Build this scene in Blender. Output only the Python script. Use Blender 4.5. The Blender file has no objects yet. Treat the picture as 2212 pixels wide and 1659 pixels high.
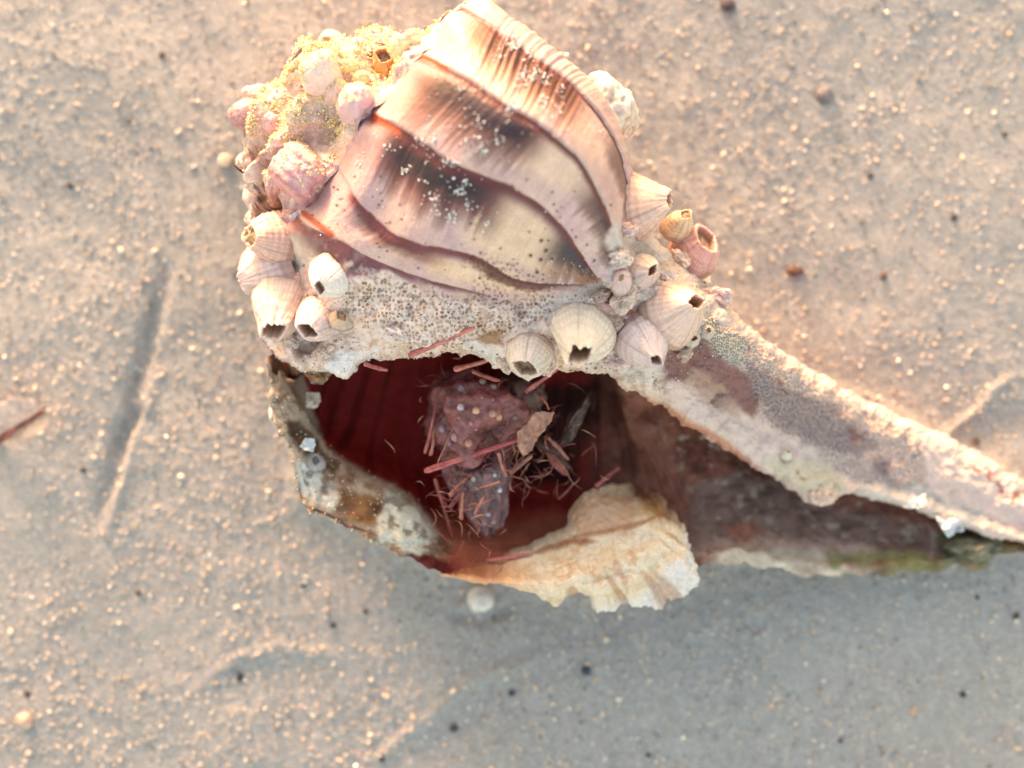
import bpy, math, random
import numpy as np
from mathutils import Vector
random.seed(7)
RNG = np.random.default_rng(11)
C = bpy.context.scene.collection
S = 0.01                      # everything below is laid out in centimetres
H, ZF = 22.0, 4.0             # camera height, height of the focused parts
KPX = 16.0 / 2212.0

# ---------------------------------------------------------------- camera, sky, sun
cam = bpy.data.cameras.new("camera")
co = bpy.data.objects.new("camera", cam); C.objects.link(co)
co.location = (0, 0, H * S)
cam.sensor_width = 36.0
cam.lens = 36.0 * (H - ZF) / 16.0
cam.clip_start = 0.01; cam.clip_end = 100.0
cam.dof.use_dof = True
cam.dof.focus_distance = (H - 3.5) * S
cam.dof.aperture_fstop = cam.lens / 5.5
bpy.context.scene.camera = co

SUN_EL, SUN_AZ = math.radians(5), math.radians(-20)    # azimuth from +Y towards +X
sd = Vector((math.sin(SUN_AZ) * math.cos(SUN_EL), math.cos(SUN_AZ) * math.cos(SUN_EL), math.sin(SUN_EL)))
world = bpy.data.worlds.new("World"); bpy.context.scene.world = world
world.use_nodes = True
wn = world.node_tree
sky = wn.nodes.new("ShaderNodeTexSky"); sky.sky_type = 'NISHITA'; sky.sun_disc = False
sky.sun_elevation = SUN_EL; sky.sun_rotation = SUN_AZ
sky.dust_density = 2.2; sky.ozone_density = 0.25; sky.air_density = 1.0
wn.links.new(sky.outputs[0], wn.nodes["Background"].inputs[0])
wn.nodes["Background"].inputs[1].default_value = 0.15
sl = bpy.data.lights.new("sun", 'SUN'); so = bpy.data.objects.new("sun", sl); C.objects.link(so)
sl.energy = 1.05; sl.angle = math.radians(10); sl.color = (1.0, 0.72, 0.62)
so.rotation_euler = sd.to_track_quat('Z', 'Y').to_euler(); so.location = (-0.2, 0.6, 0.3)
vs = bpy.context.scene.view_settings
vs.view_transform = 'Standard'; vs.look = 'None'; vs.gamma = 1.0; vs.exposure = 2.83

# ---------------------------------------------------------------- mapping and maths
def W(vx, vy, z):
    k = KPX * (H - z) / (H - ZF)
    return np.stack([(vx - 1106.0) * k, (829.5 - vy) * k, z + 0 * k], -1)
def PX(P):
    k = KPX * (H - P[..., 2]) / (H - ZF)
    return P[..., 0] / k + 1106.0, 829.5 - P[..., 1] / k

def hsh(ix, iy, iz, seed):
    h = (ix.astype(np.int64) * 374761393 + iy.astype(np.int64) * 668265263 + iz.astype(np.int64) * 2147483647 + seed * 1274126177) & 0xffffffff
    h = ((h ^ (h >> 13)) * 1274126177) & 0xffffffff
    h = ((h ^ (h >> 16)) * 2246822519) & 0xffffffff
    return ((h ^ (h >> 15)) & 0xffffff) / float(0xffffff)
def vnoise(x, y, z=None, seed=0):
    x = np.asarray(x, float); y = np.asarray(y, float)
    x, y = np.broadcast_arrays(x, y)
    xi, yi = np.floor(x), np.floor(y); fx, fy = x - xi, y - yi
    fx = fx * fx * (3 - 2 * fx); fy = fy * fy * (3 - 2 * fy)
    xi = xi.astype(np.int64); yi = yi.astype(np.int64)
    def lay(zi):
        a = hsh(xi, yi, zi, seed); b = hsh(xi + 1, yi, zi, seed)
        c = hsh(xi, yi + 1, zi, seed); d = hsh(xi + 1, yi + 1, zi, seed)
        return (a * (1 - fx) + b * fx) * (1 - fy) + (c * (1 - fx) + d * fx) * fy
    if z is None: return lay(np.zeros_like(xi)) * 2 - 1
    z = np.broadcast_to(np.asarray(z, float), x.shape)
    zi = np.floor(z); fz = z - zi; fz = fz * fz * (3 - 2 * fz); zi = zi.astype(np.int64)
    return (lay(zi) * (1 - fz) + lay(zi + 1) * fz) * 2 - 1
def fbm(x, y, z=None, seed=0, n=4):
    o = 0; a = 1.0; t = 0
    for i in range(n):
        f = 2.03 ** i
        o = o + a * vnoise(x * f, y * f, None if z is None else z * f, seed + i * 17); t += a; a *= 0.5
    return o / t
def sstep(a, b, x):
    t = np.clip((x - a) / (b - a), 0, 1); return t * t * (3 - 2 * t)
def cubic(ts, vals, t):
    """monotone-ish cubic through points; vals (n,d)"""
    ts = np.asarray(ts, float); vals = np.asarray(vals, float)
    m = np.zeros_like(vals); d = (vals[1:] - vals[:-1]) / (ts[1:] - ts[:-1])[(...,) + (None,) * (vals.ndim - 1)]
    m[1:-1] = 0.5 * (d[1:] + d[:-1]); m[0] = d[0]; m[-1] = d[-1]
    t = np.clip(np.asarray(t, float), ts[0], ts[-1])
    i = np.clip(np.searchsorted(ts, t, 'right') - 1, 0, len(ts) - 2)
    h = ts[i + 1] - ts[i]; s = (t - ts[i]) / h
    ex = (...,) + (None,) * (vals.ndim - 1)
    s = s[ex]; h = h[ex]
    return ((2 * s**3 - 3 * s**2 + 1) * vals[i] + (s**3 - 2 * s**2 + s) * h * m[i]
            + (-2 * s**3 + 3 * s**2) * vals[i + 1] + (s**3 - s**2) * h * m[i + 1])
def curve(pts, c):
    """pts: (c, vx, vy, z) -> (n,3) of view x, view y, z"""
    a = np.array(pts, float)
    return cubic(a[:, 0], a[:, 1:], c)
def normals(P):
    du = np.gradient(P, axis=0); dv = np.gradient(P, axis=1)
    n = np.cross(dv, du); l = np.linalg.norm(n, axis=-1, keepdims=True)
    return n / np.maximum(l, 1e-9)
def pseg(x, y, pts):
    """distance to polyline, signed side (+ = above in picture / left of travel), fraction"""
    pts = np.array(pts, float); best = np.full(x.shape, 1e9); side = np.zeros(x.shape); fr = np.zeros(x.shape)
    L = np.r_[0, np.cumsum(np.hypot(*(pts[1:] - pts[:-1]).T))]
    for i in range(len(pts) - 1):
        a, b = pts[i], pts[i + 1]; d = b - a; dd = d @ d + 1e-9
        t = np.clip(((x - a[0]) * d[0] + (y - a[1]) * d[1]) / dd, 0, 1)
        qx, qy = x - a[0] - t * d[0], y - a[1] - t * d[1]
        r = np.hypot(qx, qy); m = r < best
        best = np.where(m, r, best); side = np.where(m, np.sign(-(d[0] * qy - d[1] * qx)), side)
        fr = np.where(m, (L[i] + t * math.sqrt(dd)) / L[-1], fr)
    return best, side, fr
def pmask(x, y, pts, soft):
    pts = list(pts); d, _, _ = pseg(x, y, pts + [pts[0]])
    ins = np.zeros(x.shape, bool); n = len(pts)
    for i in range(n):
        (x1, y1), (x2, y2) = pts[i], pts[(i + 1) % n]
        if y1 == y2: continue
        c = ((y1 > y) != (y2 > y)) & (x < (x2 - x1) * (y - y1) / (y2 - y1) + x1)
        ins ^= c
    s = np.where(ins, d, -d)
    return sstep(-soft, soft, s)
def lin(rgb, g=1.0):
    c = np.array(rgb, float) / 255.0
    return np.where(c <= 0.04045, c / 12.92, ((c + 0.055) / 1.055) ** 2.4) * g
class Paint:
    def __init__(s, x, y, base):
        s.x, s.y = x, y; s.c = np.empty(x.shape + (3,)); s.c[:] = lin(base)
        s.wx = fbm(x / 34, y / 34, seed=5) * 14 + fbm(x / 9, y / 9, seed=9, n=2) * 4
        s.wy = fbm(x / 34, y / 34, seed=6) * 14 + fbm(x / 9, y / 9, seed=8, n=2) * 4
    def mix(s, m, rgb, a=1.0):
        m = np.clip(m * a, 0, 1)[..., None]; s.c = s.c * (1 - m) + lin(rgb) * m
    def poly(s, pts, rgb, soft=8, a=1.0, wob=1.0, tex=None):
        m = pmask(s.x + s.wx * wob, s.y + s.wy * wob, pts, soft)
        if tex is not None: m = m * tex
        s.mix(m, rgb, a)
    def spot(s, x, y, r, rgb, soft=0.6, a=1.0, wob=0.5):
        d = np.hypot(s.x + s.wx * wob - x, s.y + s.wy * wob - y)
        s.mix(1 - sstep(r * (1 - soft), r * (1 + soft * .3), d), rgb, a)
    def line(s, pts, w, rgb, soft=2, a=1.0, wob=0.3, taper=True, tex=None):
        d, _, f = pseg(s.x + s.wx * wob, s.y + s.wy * wob, pts)
        ww = w * (np.clip(4 * f * (1 - f) * 1.6, 0.15, 1) if taper else 1)
        m = 1 - sstep(ww - soft, ww + soft, d)
        if tex is not None: m = m * tex
        s.mix(m, rgb, a)
    def mul(s, f): s.c = s.c * np.clip(f, 0, 3)[..., None]

# ---------------------------------------------------------------- objects
def link(o, parent=None):
    C.objects.link(o)
    if parent: o.parent = parent
    return o
def empty(name, loc=(0, 0, 0)):
    o = bpy.data.objects.new(name, None); o.empty_display_size = 0.01; o.location = loc
    return link(o)
def tag(o, label=None, cat=None, group=None, kind=None):
    if label: o["label"] = label
    if cat: o["category"] = cat
    if group: o["group"] = group
    if kind: o["kind"] = kind
    return o
def mesh_obj(name, verts, faces, mat, parent=None, col=None, attrs=None, smooth=True, origin=None):
    """verts in cm; faces (n,k) int array; col (n,3) linear"""
    verts = np.asarray(verts, float).reshape(-1, 3) * S
    org = None
    if origin is not None:
        org = np.asarray(origin, float) * S; verts = verts - org
    me = bpy.data.meshes.new(name); faces = np.asarray(faces, np.int32); k = faces.shape[1]
    me.vertices.add(len(verts)); me.vertices.foreach_set("co", verts.astype(np.float32).ravel())
    me.loops.add(faces.size); me.loops.foreach_set("vertex_index", faces.ravel())
    me.polygons.add(len(faces)); me.polygons.foreach_set("loop_start", np.arange(0, faces.size, k, dtype=np.int32))
    me.polygons.foreach_set("use_smooth", np.full(len(faces), smooth))
    me.update(calc_edges=True)
    if col is not None:
        a = me.color_attributes.new("Col", 'FLOAT_COLOR', 'POINT')
        cc = np.ones((len(verts), 4), np.float32); cc[:, :3] = np.asarray(col).reshape(-1, 3); a.data.foreach_set("color", cc.ravel())
    for n, v in (attrs or {}).items():
        a = me.attributes.new(n, 'FLOAT', 'POINT'); a.data.foreach_set("value", np.asarray(v, np.float32).ravel())
    me.materials.append(mat)
    o = bpy.data.objects.new(name, me)
    if org is not None: o.location = org
    return link(o, parent)
def grid_faces(nu, nv, closed_v=False, flip=False):
    i = np.arange(nu - 1)[:, None]; j = np.arange(nv if closed_v else nv - 1)[None, :]
    j2 = (j + 1) % nv
    f = np.stack([i * nv + j, i * nv + j2, (i + 1) * nv + j2, (i + 1) * nv + j], -1).reshape(-1, 4)
    return f[:, ::-1] if flip else f

# ---------------------------------------------------------------- materials
def new_mat(name):
    m = bpy.data.materials.new(name); m.use_nodes = True
    return m, m.node_tree, m.node_tree.nodes["Principled BSDF"]
def cm_coords(nt, f=1.0):
    tc = nt.nodes.new("ShaderNodeTexCoord"); mp = nt.nodes.new("ShaderNodeMapping")
    mp.inputs["Scale"].default_value = (100 * f,) * 3
    nt.links.new(tc.outputs["Object"], mp.inputs[0]); return mp.outputs[0]
def math_n(nt, op, a, b=None, clamp=False):
    n = nt.nodes.new("ShaderNodeMath"); n.operation = op; n.use_clamp = clamp
    for i, v in enumerate((a, b)):
        if v is None: continue
        if isinstance(v, (int, float)): n.inputs[i].default_value = v
        else: nt.links.new(v, n.inputs[i])
    return n.outputs[0]
def noise_n(nt, vec, scale, detail=4, rough=0.55):
    n = nt.nodes.new("ShaderNodeTexNoise"); n.inputs["Scale"].default_value = scale
    n.inputs["Detail"].default_value = detail; n.inputs["Roughness"].default_value = rough
    nt.links.new(vec, n.inputs["Vector"]); return n.outputs[0]
def ramp_n(nt, fac, stops):
    r = nt.nodes.new("ShaderNodeValToRGB"); el = r.color_ramp.elements
    while len(el) < len(stops): el.new(0.5)
    for e, (p, c) in zip(el, stops): e.position = p; e.color = tuple(c) + (1,)
    nt.links.new(fac, r.inputs[0]); return r.outputs[0]
def mixc(nt, mode, fac, a, b):
    m = nt.nodes.new("ShaderNodeMix"); m.data_type = 'RGBA'; m.blend_type = mode
    for s, v in ((m.inputs[0], fac), (m.inputs[6], a), (m.inputs[7], b)):
        if isinstance(v, (int, float)): s.default_value = v
        elif isinstance(v, tuple): s.default_value = v + (1,)
        else: nt.links.new(v, s)
    return m.outputs[2]
def bump_n(nt, height, dist, strength=1.0, prev=None):
    b = nt.nodes.new("ShaderNodeBump"); b.inputs["Strength"].default_value = strength; b.inputs["Distance"].default_value = dist * S
    nt.links.new(height, b.inputs["Height"])
    if prev is not None: nt.links.new(prev, b.inputs["Normal"])
    return b.outputs[0]
def surface_mat(name, rough=0.45, bump=0.02, scale=6, pits=False, sss=0.0, mottle=0.25, fine=30, cells=15.0):
    m, nt, p = new_mat(name); v = cm_coords(nt)
    at = nt.nodes.new("ShaderNodeVertexColor"); at.layer_name = "Col"; col = at.outputs[0]
    if name in ('whelk shell', 'crusted shell', 'barnacle plates'): col = mixc(nt, 'MULTIPLY', 1.0, col, (1.04, .955, 1.03))
    n1 = noise_n(nt, v, scale, 5); n2 = noise_n(nt, v, fine, 3)
    g = ramp_n(nt, n1, [(0.25, (1 - mottle,) * 3), (0.75, (1 + mottle * .5,) * 3)])
    col = mixc(nt, 'MULTIPLY', 1.0, col, g)
    g2 = ramp_n(nt, n2, [(0.3, (0.86,) * 3), (0.7, (1.08,) * 3)])
    col = mixc(nt, 'MULTIPLY', 1.0, col, g2)
    h = math_n(nt, 'ADD', math_n(nt, 'MULTIPLY', n1, 1.0), math_n(nt, 'MULTIPLY', n2, 0.35))
    nrm = bump_n(nt, h, bump)
    if pits:
        pa = nt.nodes.new("ShaderNodeAttribute"); pa.attribute_name = "pit"; pf = pa.outputs["Fac"]
        vo = nt.nodes.new("ShaderNodeTexVoronoi"); vo.voronoi_dimensions = "2D"; vo.inputs["Scale"].default_value = cells; vo.inputs["Randomness"].default_value = 0.75
        nt.links.new(v, vo.inputs["Vector"])
        nn_ = nt.nodes.new("ShaderNodeTexNoise"); nn_.inputs["Scale"].default_value = 2.5; nt.links.new(v, nn_.inputs["Vector"])
        wv_ = mixc(nt, 'ADD', .10, v, nn_.outputs[1]); nt.links.new(wv_, vo.inputs["Vector"])
        vo2 = nt.nodes.new("ShaderNodeTexVoronoi"); vo2.voronoi_dimensions = "2D"; vo2.inputs["Scale"].default_value = cells * 1.55; vo2.inputs["Randomness"].default_value = .7
        nt.links.new(wv_, vo2.inputs["Vector"])
        pb = nt.nodes.new("ShaderNodeAttribute"); pb.attribute_name = "pitfine"
        hole = ramp_n(nt, vo.outputs["Distance"], [(0.10, (1, 1, 1)), (0.40, (0, 0, 0))])
        hole2 = ramp_n(nt, vo2.outputs["Distance"], [(0.10, (1, 1, 1)), (0.42, (0, 0, 0))])
        hm = math_n(nt, 'ADD', math_n(nt, 'MULTIPLY', hole, pf), math_n(nt, 'MULTIPLY', hole2, pb.outputs["Fac"]))
        hc = ramp_n(nt, noise_n(nt, v, 1.6, 2), [(0.4, tuple(lin((104, 76, 62)))), (0.6, tuple(lin((158, 112, 74))))])
        col = mixc(nt, 'MIX', math_n(nt, 'MULTIPLY', hm, 0.75), col, hc)
        nrm = bump_n(nt, math_n(nt, 'MULTIPLY', hm, -1.0), 0.035, 1.0, nrm)
        nt.links.new(math_n(nt, 'ADD', math_n(nt, 'MULTIPLY', pf, 0.35), rough, True), p.inputs["Roughness"])
    else: p.inputs["Roughness"].default_value = rough
    nt.links.new(col, p.inputs["Base Color"]); nt.links.new(nrm, p.inputs["Normal"])
    if name == "shell interior": p.inputs["Specular IOR Level"].default_value = 0.12
    if sss:
        p.inputs["Subsurface Weight"].default_value = sss; p.inputs["Subsurface Radius"].default_value = (1.0, 0.45, 0.3)
        p.inputs["Subsurface Scale"].default_value = 0.0025
    return m
M_shell = surface_mat("whelk shell", 0.5, 0.012, 5, pits=True, mottle=0.16)
M_crust = surface_mat("crusted shell", 0.7, 0.05, 7, mottle=0.35, fine=24)
M_inner = surface_mat("shell interior", 0.7, 0.012, 4, mottle=0.35)
M_barn = surface_mat("barnacle plates", 0.5, 0.012, 9, mottle=0.14, sss=0.12)
M_stick = surface_mat("red weed stem", 0.4, 0.01, 14, mottle=0.4)
M_claw = surface_mat("claw", 0.32, 0.05, 9, mottle=0.5)
M_grain = surface_mat("quartz grain", 0.25, 0.0, 20, mottle=0.1)
M_grit = surface_mat("sand crust grain", 0.6, 0.01, 20, mottle=0.1)

# ================================================================ WHELK BODY
# rows run from the aperture edge over the back of the shell; c runs shoulder(0) -> neck(5) -> canal tip(10)
R0 = [(0,596,765,2.3),(.35,640,800,2.7),(.7,690,800,2.9),(1,745,812,3.0),(1.3,790,782,3.0),(1.7,850,775,3.1),(2,900,770,3.2),(2.5,965,762,3.2),(3,1030,768,3.2),
      (3.5,1085,800,3.2),(4,1140,818,3.2),(4.4,1185,800,3.2),(5,1290,803,3.0),(5.4,1345,828,2.9),(6,1400,862,2.7),(6.5,1480,915,2.5),(7,1560,962,2.3),(7.4,1640,1018,2.1),(7.7,1690,1040,2.0),(8,1740,1078,1.9),
      (8.25,1775,1090,1.85),(8.5,1808,1075,1.8),(8.65,1822,1060,1.75),(9,1910,1085,1.55),(9.4,1990,1108,1.4),(9.7,2080,1140,1.2),(10,2240,1178,1.0)]
R1 = [(0,575,700,2.5),(1,735,720,3.4),(2,890,710,3.8),(3,1040,700,3.9),(4,1170,720,3.9),(5,1330,720,3.6),(6,1450,790,3.2),(7,1600,900,2.6),(8,1790,1000,2.1),(9,1980,1062,1.6),(10,2245,1155,1.1)]
R2 = [(0,662,467,3.2),(.5,705,500,3.8),(1,755,533,4.1),(2,880,588,4.1),(3,1014,628,4.15),(4,1140,655,4.05),(5,1300,660,4.0),(6,1460,740,3.4),(7,1650,870,2.8),(8,1830,970,2.2),(9,2010,1035,1.7),(10,2250,1138,1.15)]
R3 = [(0,730,362,3.8),(.5,765,425,4.3),(1,812,475,4.3),(1.5,868,513,4.5),(2,920,530,4.6),(3,1030,558,4.6),(4,1139,608,4.4),(5,1310,625,4.0),(6,1480,710,3.5),(7,1680,850,2.9),(8,1850,945,2.2),(9,2030,1022,1.7),(10,2255,1122,1.2)]
R4 = [(0,805,250,4.3),(.5,852,272,4.75),(1,900,300,4.95),(2,989,358,5.2),(2.5,1051,383,5.2),(3,1114,405,5.2),(3.5,1170,442,5.05),(4,1214,488,4.85),(4.5,1251,540,4.6),(5,1300,605,4.4),(6,1500,680,3.5),(7,1700,825,2.8),(8,1870,920,2.2),(9,2050,998,1.65),(10,2260,1105,1.15)]
R5 = [(0,915,125,4.4),(.5,960,145,5.0),(1,1010,170,5.3),(2,1110,237,5.6),(3,1200,293,5.6),(3.5,1250,340,5.4),(4,1292,412,5.1),(4.5,1320,480,4.7),(5,1345,560,4.2),(6,1520,660,3.3),(7,1720,805,2.6),(8,1890,900,2.0),(9,2070,982,1.5),(10,2262,1092,1.05)]
R6 = [(0,994,20,4.0),(.5,1030,38,4.4),(1,1066,60,4.6),(2,1158,126,4.8),(3,1255,200,4.7),(3.5,1300,257,4.5),(4,1338,325,4.3),(4.5,1352,380,4.1),(5,1385,510,3.6),(6,1545,650,2.8),(7,1735,795,2.2),(8,1905,892,1.7),(9,2085,974,1.3),(10,2264,1083,.95)]
R7 = [(0,1030,-6,3.5),(.5,1060,4,3.8),(1,1095,34,3.9),(2,1195,108,4.0),(3,1292,198,3.9),(3.5,1330,260,3.8),(4,1356,340,3.6),(4.5,1366,390,3.4),(5,1405,505,2.9),(6,1562,652,2.1),(6.5,1640,735,1.8),(7,1742,793,1.6),(8,1912,888,1.3),(9,2092,970,1.0),(10,2266,1076,.8)]
NV, CC = 700, None
# even spacing along a middle row
_cs = np.linspace(0, 10, 800); _m = curve(R3, _cs); _l = np.r_[0, np.cumsum(np.hypot(*np.diff(_m[:, :2], axis=0).T))]
CC = np.interp(np.linspace(0, _l[-1], NV), _l, _cs)
ctrl = []; idx = []
for k, R in enumerate((R0, R1, R2, R3, R4, R5, R6, R7)):
    a = curve(R, CC); a[:, 2] *= 1 - .40 * sstep(5.6, 8.2, CC); ctrl.append(W(a[:, 0], a[:, 1], a[:, 2])); idx.append(float(k))
r0w, r7w = ctrl[0], ctrl[7]
under = r0w + np.array([0.02, 0.10, -0.26]); under2 = r0w + np.array([0, 0.0, -0.12])
wallx = np.array([-0.25, -0.45, 0])
b1 = r7w.copy() + wallx * 0.6; b1[:, 2] = r7w[:, 2] * 0.5
b2 = r7w.copy() + wallx * 2.5; b2[:, 2] = 0.02
b3 = r7w.copy() + wallx * 6; b3[:, 2] = -0.2
ctrl = [under, under2] + ctrl + [b1, b2, b3]; idx = [-0.12, -0.05] + idx + [7.9, 9.0, 9.5]
ctrl = np.array(ctrl); idx = np.array(idx)
us = np.r_[np.linspace(-0.12, 0, 8)[:-1], np.linspace(0, 7, 330), np.linspace(7, 9.5, 40)[1:]]
P = cubic(idx, ctrl, us)
NU = len(us)
U = np.broadcast_to(us[:, None], (NU, NV)); V = np.broadcast_to(CC[None, :], (NU, NV))
N = normals(P)
if N[180, 200, 2] < 0: N = -N
BODYFLIP = np.cross(P[180, 201] - P[180, 200], P[181, 200] - P[180, 200])[2] < 0
bx, by = PX(P)
# relief: growth ridges (varices), fine spiral ribs, knobs, crust roughness
h = np.zeros_like(U)
for k, amp in ((2, .022), (3, .020), (4, .042), (5, .042), (6, .045)):
    wl = fbm(V * 2.2, U * 0 + k, seed=40 + k) * 0.05
    d = U - k - wl
    end = sstep(5.7, 4.8, V)
    h += amp * end * np.where(d > 0, np.exp(-d / 0.22) * sstep(0.0, 0.035, d), 0)
    h -= amp * .35 * end * np.exp(-((d + 0.05) / 0.06) ** 2)
streak = fbm(V * 26, U * 1.1, seed=3, n=3)
rib = fbm(V * 16, U * .7, seed=31, n=2)
dome = sstep(5.5, 4.6, V) * sstep(1.6, 2.2, U)
h += dome * (0.006 * streak + 0.005 * fbm(bx / 5, by / 5, seed=77))
h += dome * sstep(4.6, 5.6, U) * sstep(.9, 1.3, V) * sstep(3.4, 2.6, V) * 0.035 * rib
crustm = np.clip(sstep(2.0, 1.55, U + .25 * fbm(bx / 40, by / 40, seed=2)) + sstep(4.7, 5.3, V + .3 * fbm(bx / 40, by / 40, seed=4)) , 0, 1)
h += crustm * (0.075 * fbm(bx / 26, by / 26, seed=12) + 0.02 * fbm(bx / 7, by / 7, seed=13, n=3) + .05 * np.clip(fbm(bx / 15, by / 15, seed=17), .12, 1))
neck = np.exp(-((V - 5.2) / .6) ** 2) * sstep(.5, 2, U)
h += neck * (0.06 * fbm(bx / 18, by / 18, seed=14))
# shoulder knobs, one at the head of every growth ridge
for (kx, ky, kr, ka) in ((662, 500, 42, .28), (795, 280, 30, .10), (910, 150, 30, .10), (985, 60, 36, .12)):
    h += ka * np.exp(-((bx - kx) ** 2 + (by - ky) ** 2) / kr ** 2)
rag = sstep(.5, 0, U) * sstep(-.2, 0, U)
h += 0.06 * rag * fbm(bx / 22, by / 22, seed=19)
P = P + N * h[..., None]
edge = (sstep(.35, 0, U))[..., None]
P = P + edge * np.stack([0 * bx, .04 * fbm(V * 6, V * 0, seed=21, n=2), .04 * fbm(V * 8, V * 0 + 3, seed=23)], -1)
bx, by = PX(P)

# ---- pigment of the body (cream / mauve ground, brown growth lines and flames, grey-tan bryozoan crust)
pt = Paint(bx, by, (208, 174, 154))
band = U - np.floor(U)
pt.mix(sstep(-.2, .5, fbm(bx / 60, by / 60, seed=61)), (196, 160, 154), .65)
pt.mix(sstep(0, .6, fbm(V * 6, U * 1.5, seed=62)), (186, 146, 144), .45)
# upper (shoulder) part mauve pink
pt.mix(sstep(1.6, .2, V) * sstep(2.0, 2.4, U), (184, 142, 140), .6)
# cream patches
pt.poly([(1040,420),(1110,425),(1180,470),(1232,535),(1240,590),(1170,590),(1060,560),(1000,520),(1010,450)], (222,186,150), 20, .95, .5)
pt.poly([(1140,280),(1190,285),(1250,340),(1285,400),(1270,440),(1200,400),(1120,360),(1110,310)], (224,186,154), 20, .9, .5)
pt.poly([(1230,215),(1280,250),(1330,340),(1330,400),(1270,330),(1210,270)], (220,184,160), 18, .8, .6)
pt.poly([(930,560),(1070,575),(1150,612),(1180,640),(1080,628),(990,605),(925,590)], (224,190,154), 10, .95, .5)
pt.poly([(640,490),(680,490),(712,520),(690,560),(630,590),(612,540)], (218,200,172), 14, .9, .5)
pt.poly([(820,260),(860,280),(850,360),(790,450),(720,440),(750,350)], (200,160,152), 24, .6, .6)
pt.poly([(985,35),(1040,60),(1000,130),(940,110),(950,60)], (206,160,156), 16, .8, .5)
# brown flames just below each ridge: dark, streaky, fading
def flame(k, c0, c1, depth, rgb, a=1.0, pw=1.0, sc=30, seed=0):
    wl = fbm(V * 2.2, U * 0 + k, seed=40 + k) * 0.05
    d = k + wl - U
    st = 0.5 + 0.5 * fbm(V * sc * .6, U * 1.2, seed=70 + seed, n=3)
    st2 = 0.5 + 0.5 * fbm(V * 7, U * 0.7, seed=90 + seed, n=2)
    dep = depth * (0.75 + .5 * np.clip(st * 2.2 - .6, 0, 1) * .6 + .7 * st2 * .6)
    m = np.where(d > 0, np.clip(2.1 * np.clip(1 - d / dep, 0, 1) ** pw, 0, 1), 0) * sstep(-0.012, 0.012, d)
    pt.mix(m * sstep(c0 - .35, c0 + .25, V) * sstep(c1 + .3, c1 - .3, V), rgb, a)
flame(4, .55, 3.0, .62, (120,72,62), 1, .7, 26, 1)
flame(4, .7, 2.7, .42, (48,24,26), 1, .8, 26, 1)
flame(4, 1.2, 2.1, .30, (44,24,30), .9, .7, 26, 1)
flame(5, .4, 2.9, .75, (140,98,82), 1, .7, 24, 2)
flame(5, .5, 2.7, .50, (60,30,32), 1, .8, 24, 2)
flame(5, 1.2, 2.4, .34, (54,32,40), .9, .7, 24, 2)
flame(6, .55, 3.2, .85, (150,108,84), 1, .7, 30, 3)
flame(6, .9, 3.0, .60, (86,46,34), 1, .8, 30, 3)
flame(6, 1.4, 2.9, .30, (84,42,30), .9, .7, 30, 3)
flame(3, .75, 2.4, .50, (152,104,84), .9, .8, 20, 4)
flame(3, .8, 2.1, .28, (96,48,48), 1, .8, 20, 4)
flame(2, .55, 1.7, .34, (140,96,98), .95, .6, 14, 5)
flame(2, .5, 1.5, .26, (100,58,62), .95, .6, 14, 5)
flame(3, 3.1, 4.5, .3, (110,66,56), .95, .8, 14, 6)
# dark neck flames
flame(4, 4.2, 5.1, .95, (150,108,82), .95, .6, 34, 7)
flame(4, 4.1, 4.9, .55, (72,50,48), 1, .7, 34, 7)
flame(4, 4.25, 4.8, .3, (52,40,48), .9, .7, 34, 7)
flame(5, 3.9, 5.1, .55, (110,74,62), .95, .7, 34, 8)
flame(5, 4.2, 5.0, .3, (66,44,46), .95, .7, 34, 8)
flame(6, 3.8, 5.0, .5, (120,88,76), .9, .7, 34, 9)
# the thin dark growth lines themselves
def gline(k, c0, c1, w, rgb, a=1.0):
    wl = fbm(V * 2.2, U * 0 + k, seed=40 + k) * 0.05
    d = k + wl - U
    m = sstep(-.012, .006, d) * sstep(w * 1.5, w * .3, d)
    pt.mix(m * sstep(c0 - .1, c0 + .1, V) * sstep(c1 + .2, c1 - .2, V), rgb, a)
gline(6, 0, 5, .07, (104,50,40), 1); gline(5, 0, 5, .12, (104,44,38), 1); gline(4, 0, 5, .14, (100,38,36), 1)
gline(3, .4, 3.2, .16, (112,48,48), 1); gline(2, 0, 3.3, .16, (116,60,64), 1); gline(3, 3.2, 4.7, .1, (96,46,46), .9)
for (a_, b_) in (((656,460),(716,508)), ((802,246),(862,286)), ((912,122),(962,148))):
    pt.line([a_, b_], 7, (176,72,30), 4, .95, 0, False)
# bryozoan / lime crust
pit = np.zeros_like(U)
def crust(pts, rgb, soft, a, pa):
    global pit
    m = pmask(bx + pt.wx * 1.4, by + pt.wy * 1.4, pts, soft)
    pt.mix(m, rgb, a); pit = np.maximum(pit, m * pa)
crust([(580,640),(700,640),(760,600),(830,592),(900,622),(1010,650),(1110,665),(1180,655),(1250,640),(1330,640),(1420,700),(1420,900),(560,900),(560,700)], (230,204,180), 6, .93, 0)
pit = np.maximum(pit, pmask(bx + pt.wx, by + pt.wy, [(745,610),(830,595),(900,622),(1010,640),(1060,560),(1140,590),(1200,640),(1190,690),(1060,730),(900,765),(800,700),(740,660)], 9))
pit = np.maximum(pit, .9 * pmask(bx + pt.wx, by + pt.wy, [(1000,545),(1080,552),(1130,590),(1070,592),(1000,575)], 8))
pt.mix(sstep(.1, .5, fbm(bx / 30, by / 30, seed=101)) * sstep(2.1, 1.7, U) * sstep(.9, 1.4, V), (206,168,124), .55)
pt.mix(sstep(.0, .5, fbm(bx / 34, by / 34, seed=102)) * sstep(2.1, 1.7, U), (196,186,172), .6)
pt.mix(sstep(.15, .5, fbm(bx / 20, by / 20, seed=103)) * sstep(1.3, .3, U) * sstep(6, 5, V), (176,146,112), .6)
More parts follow.
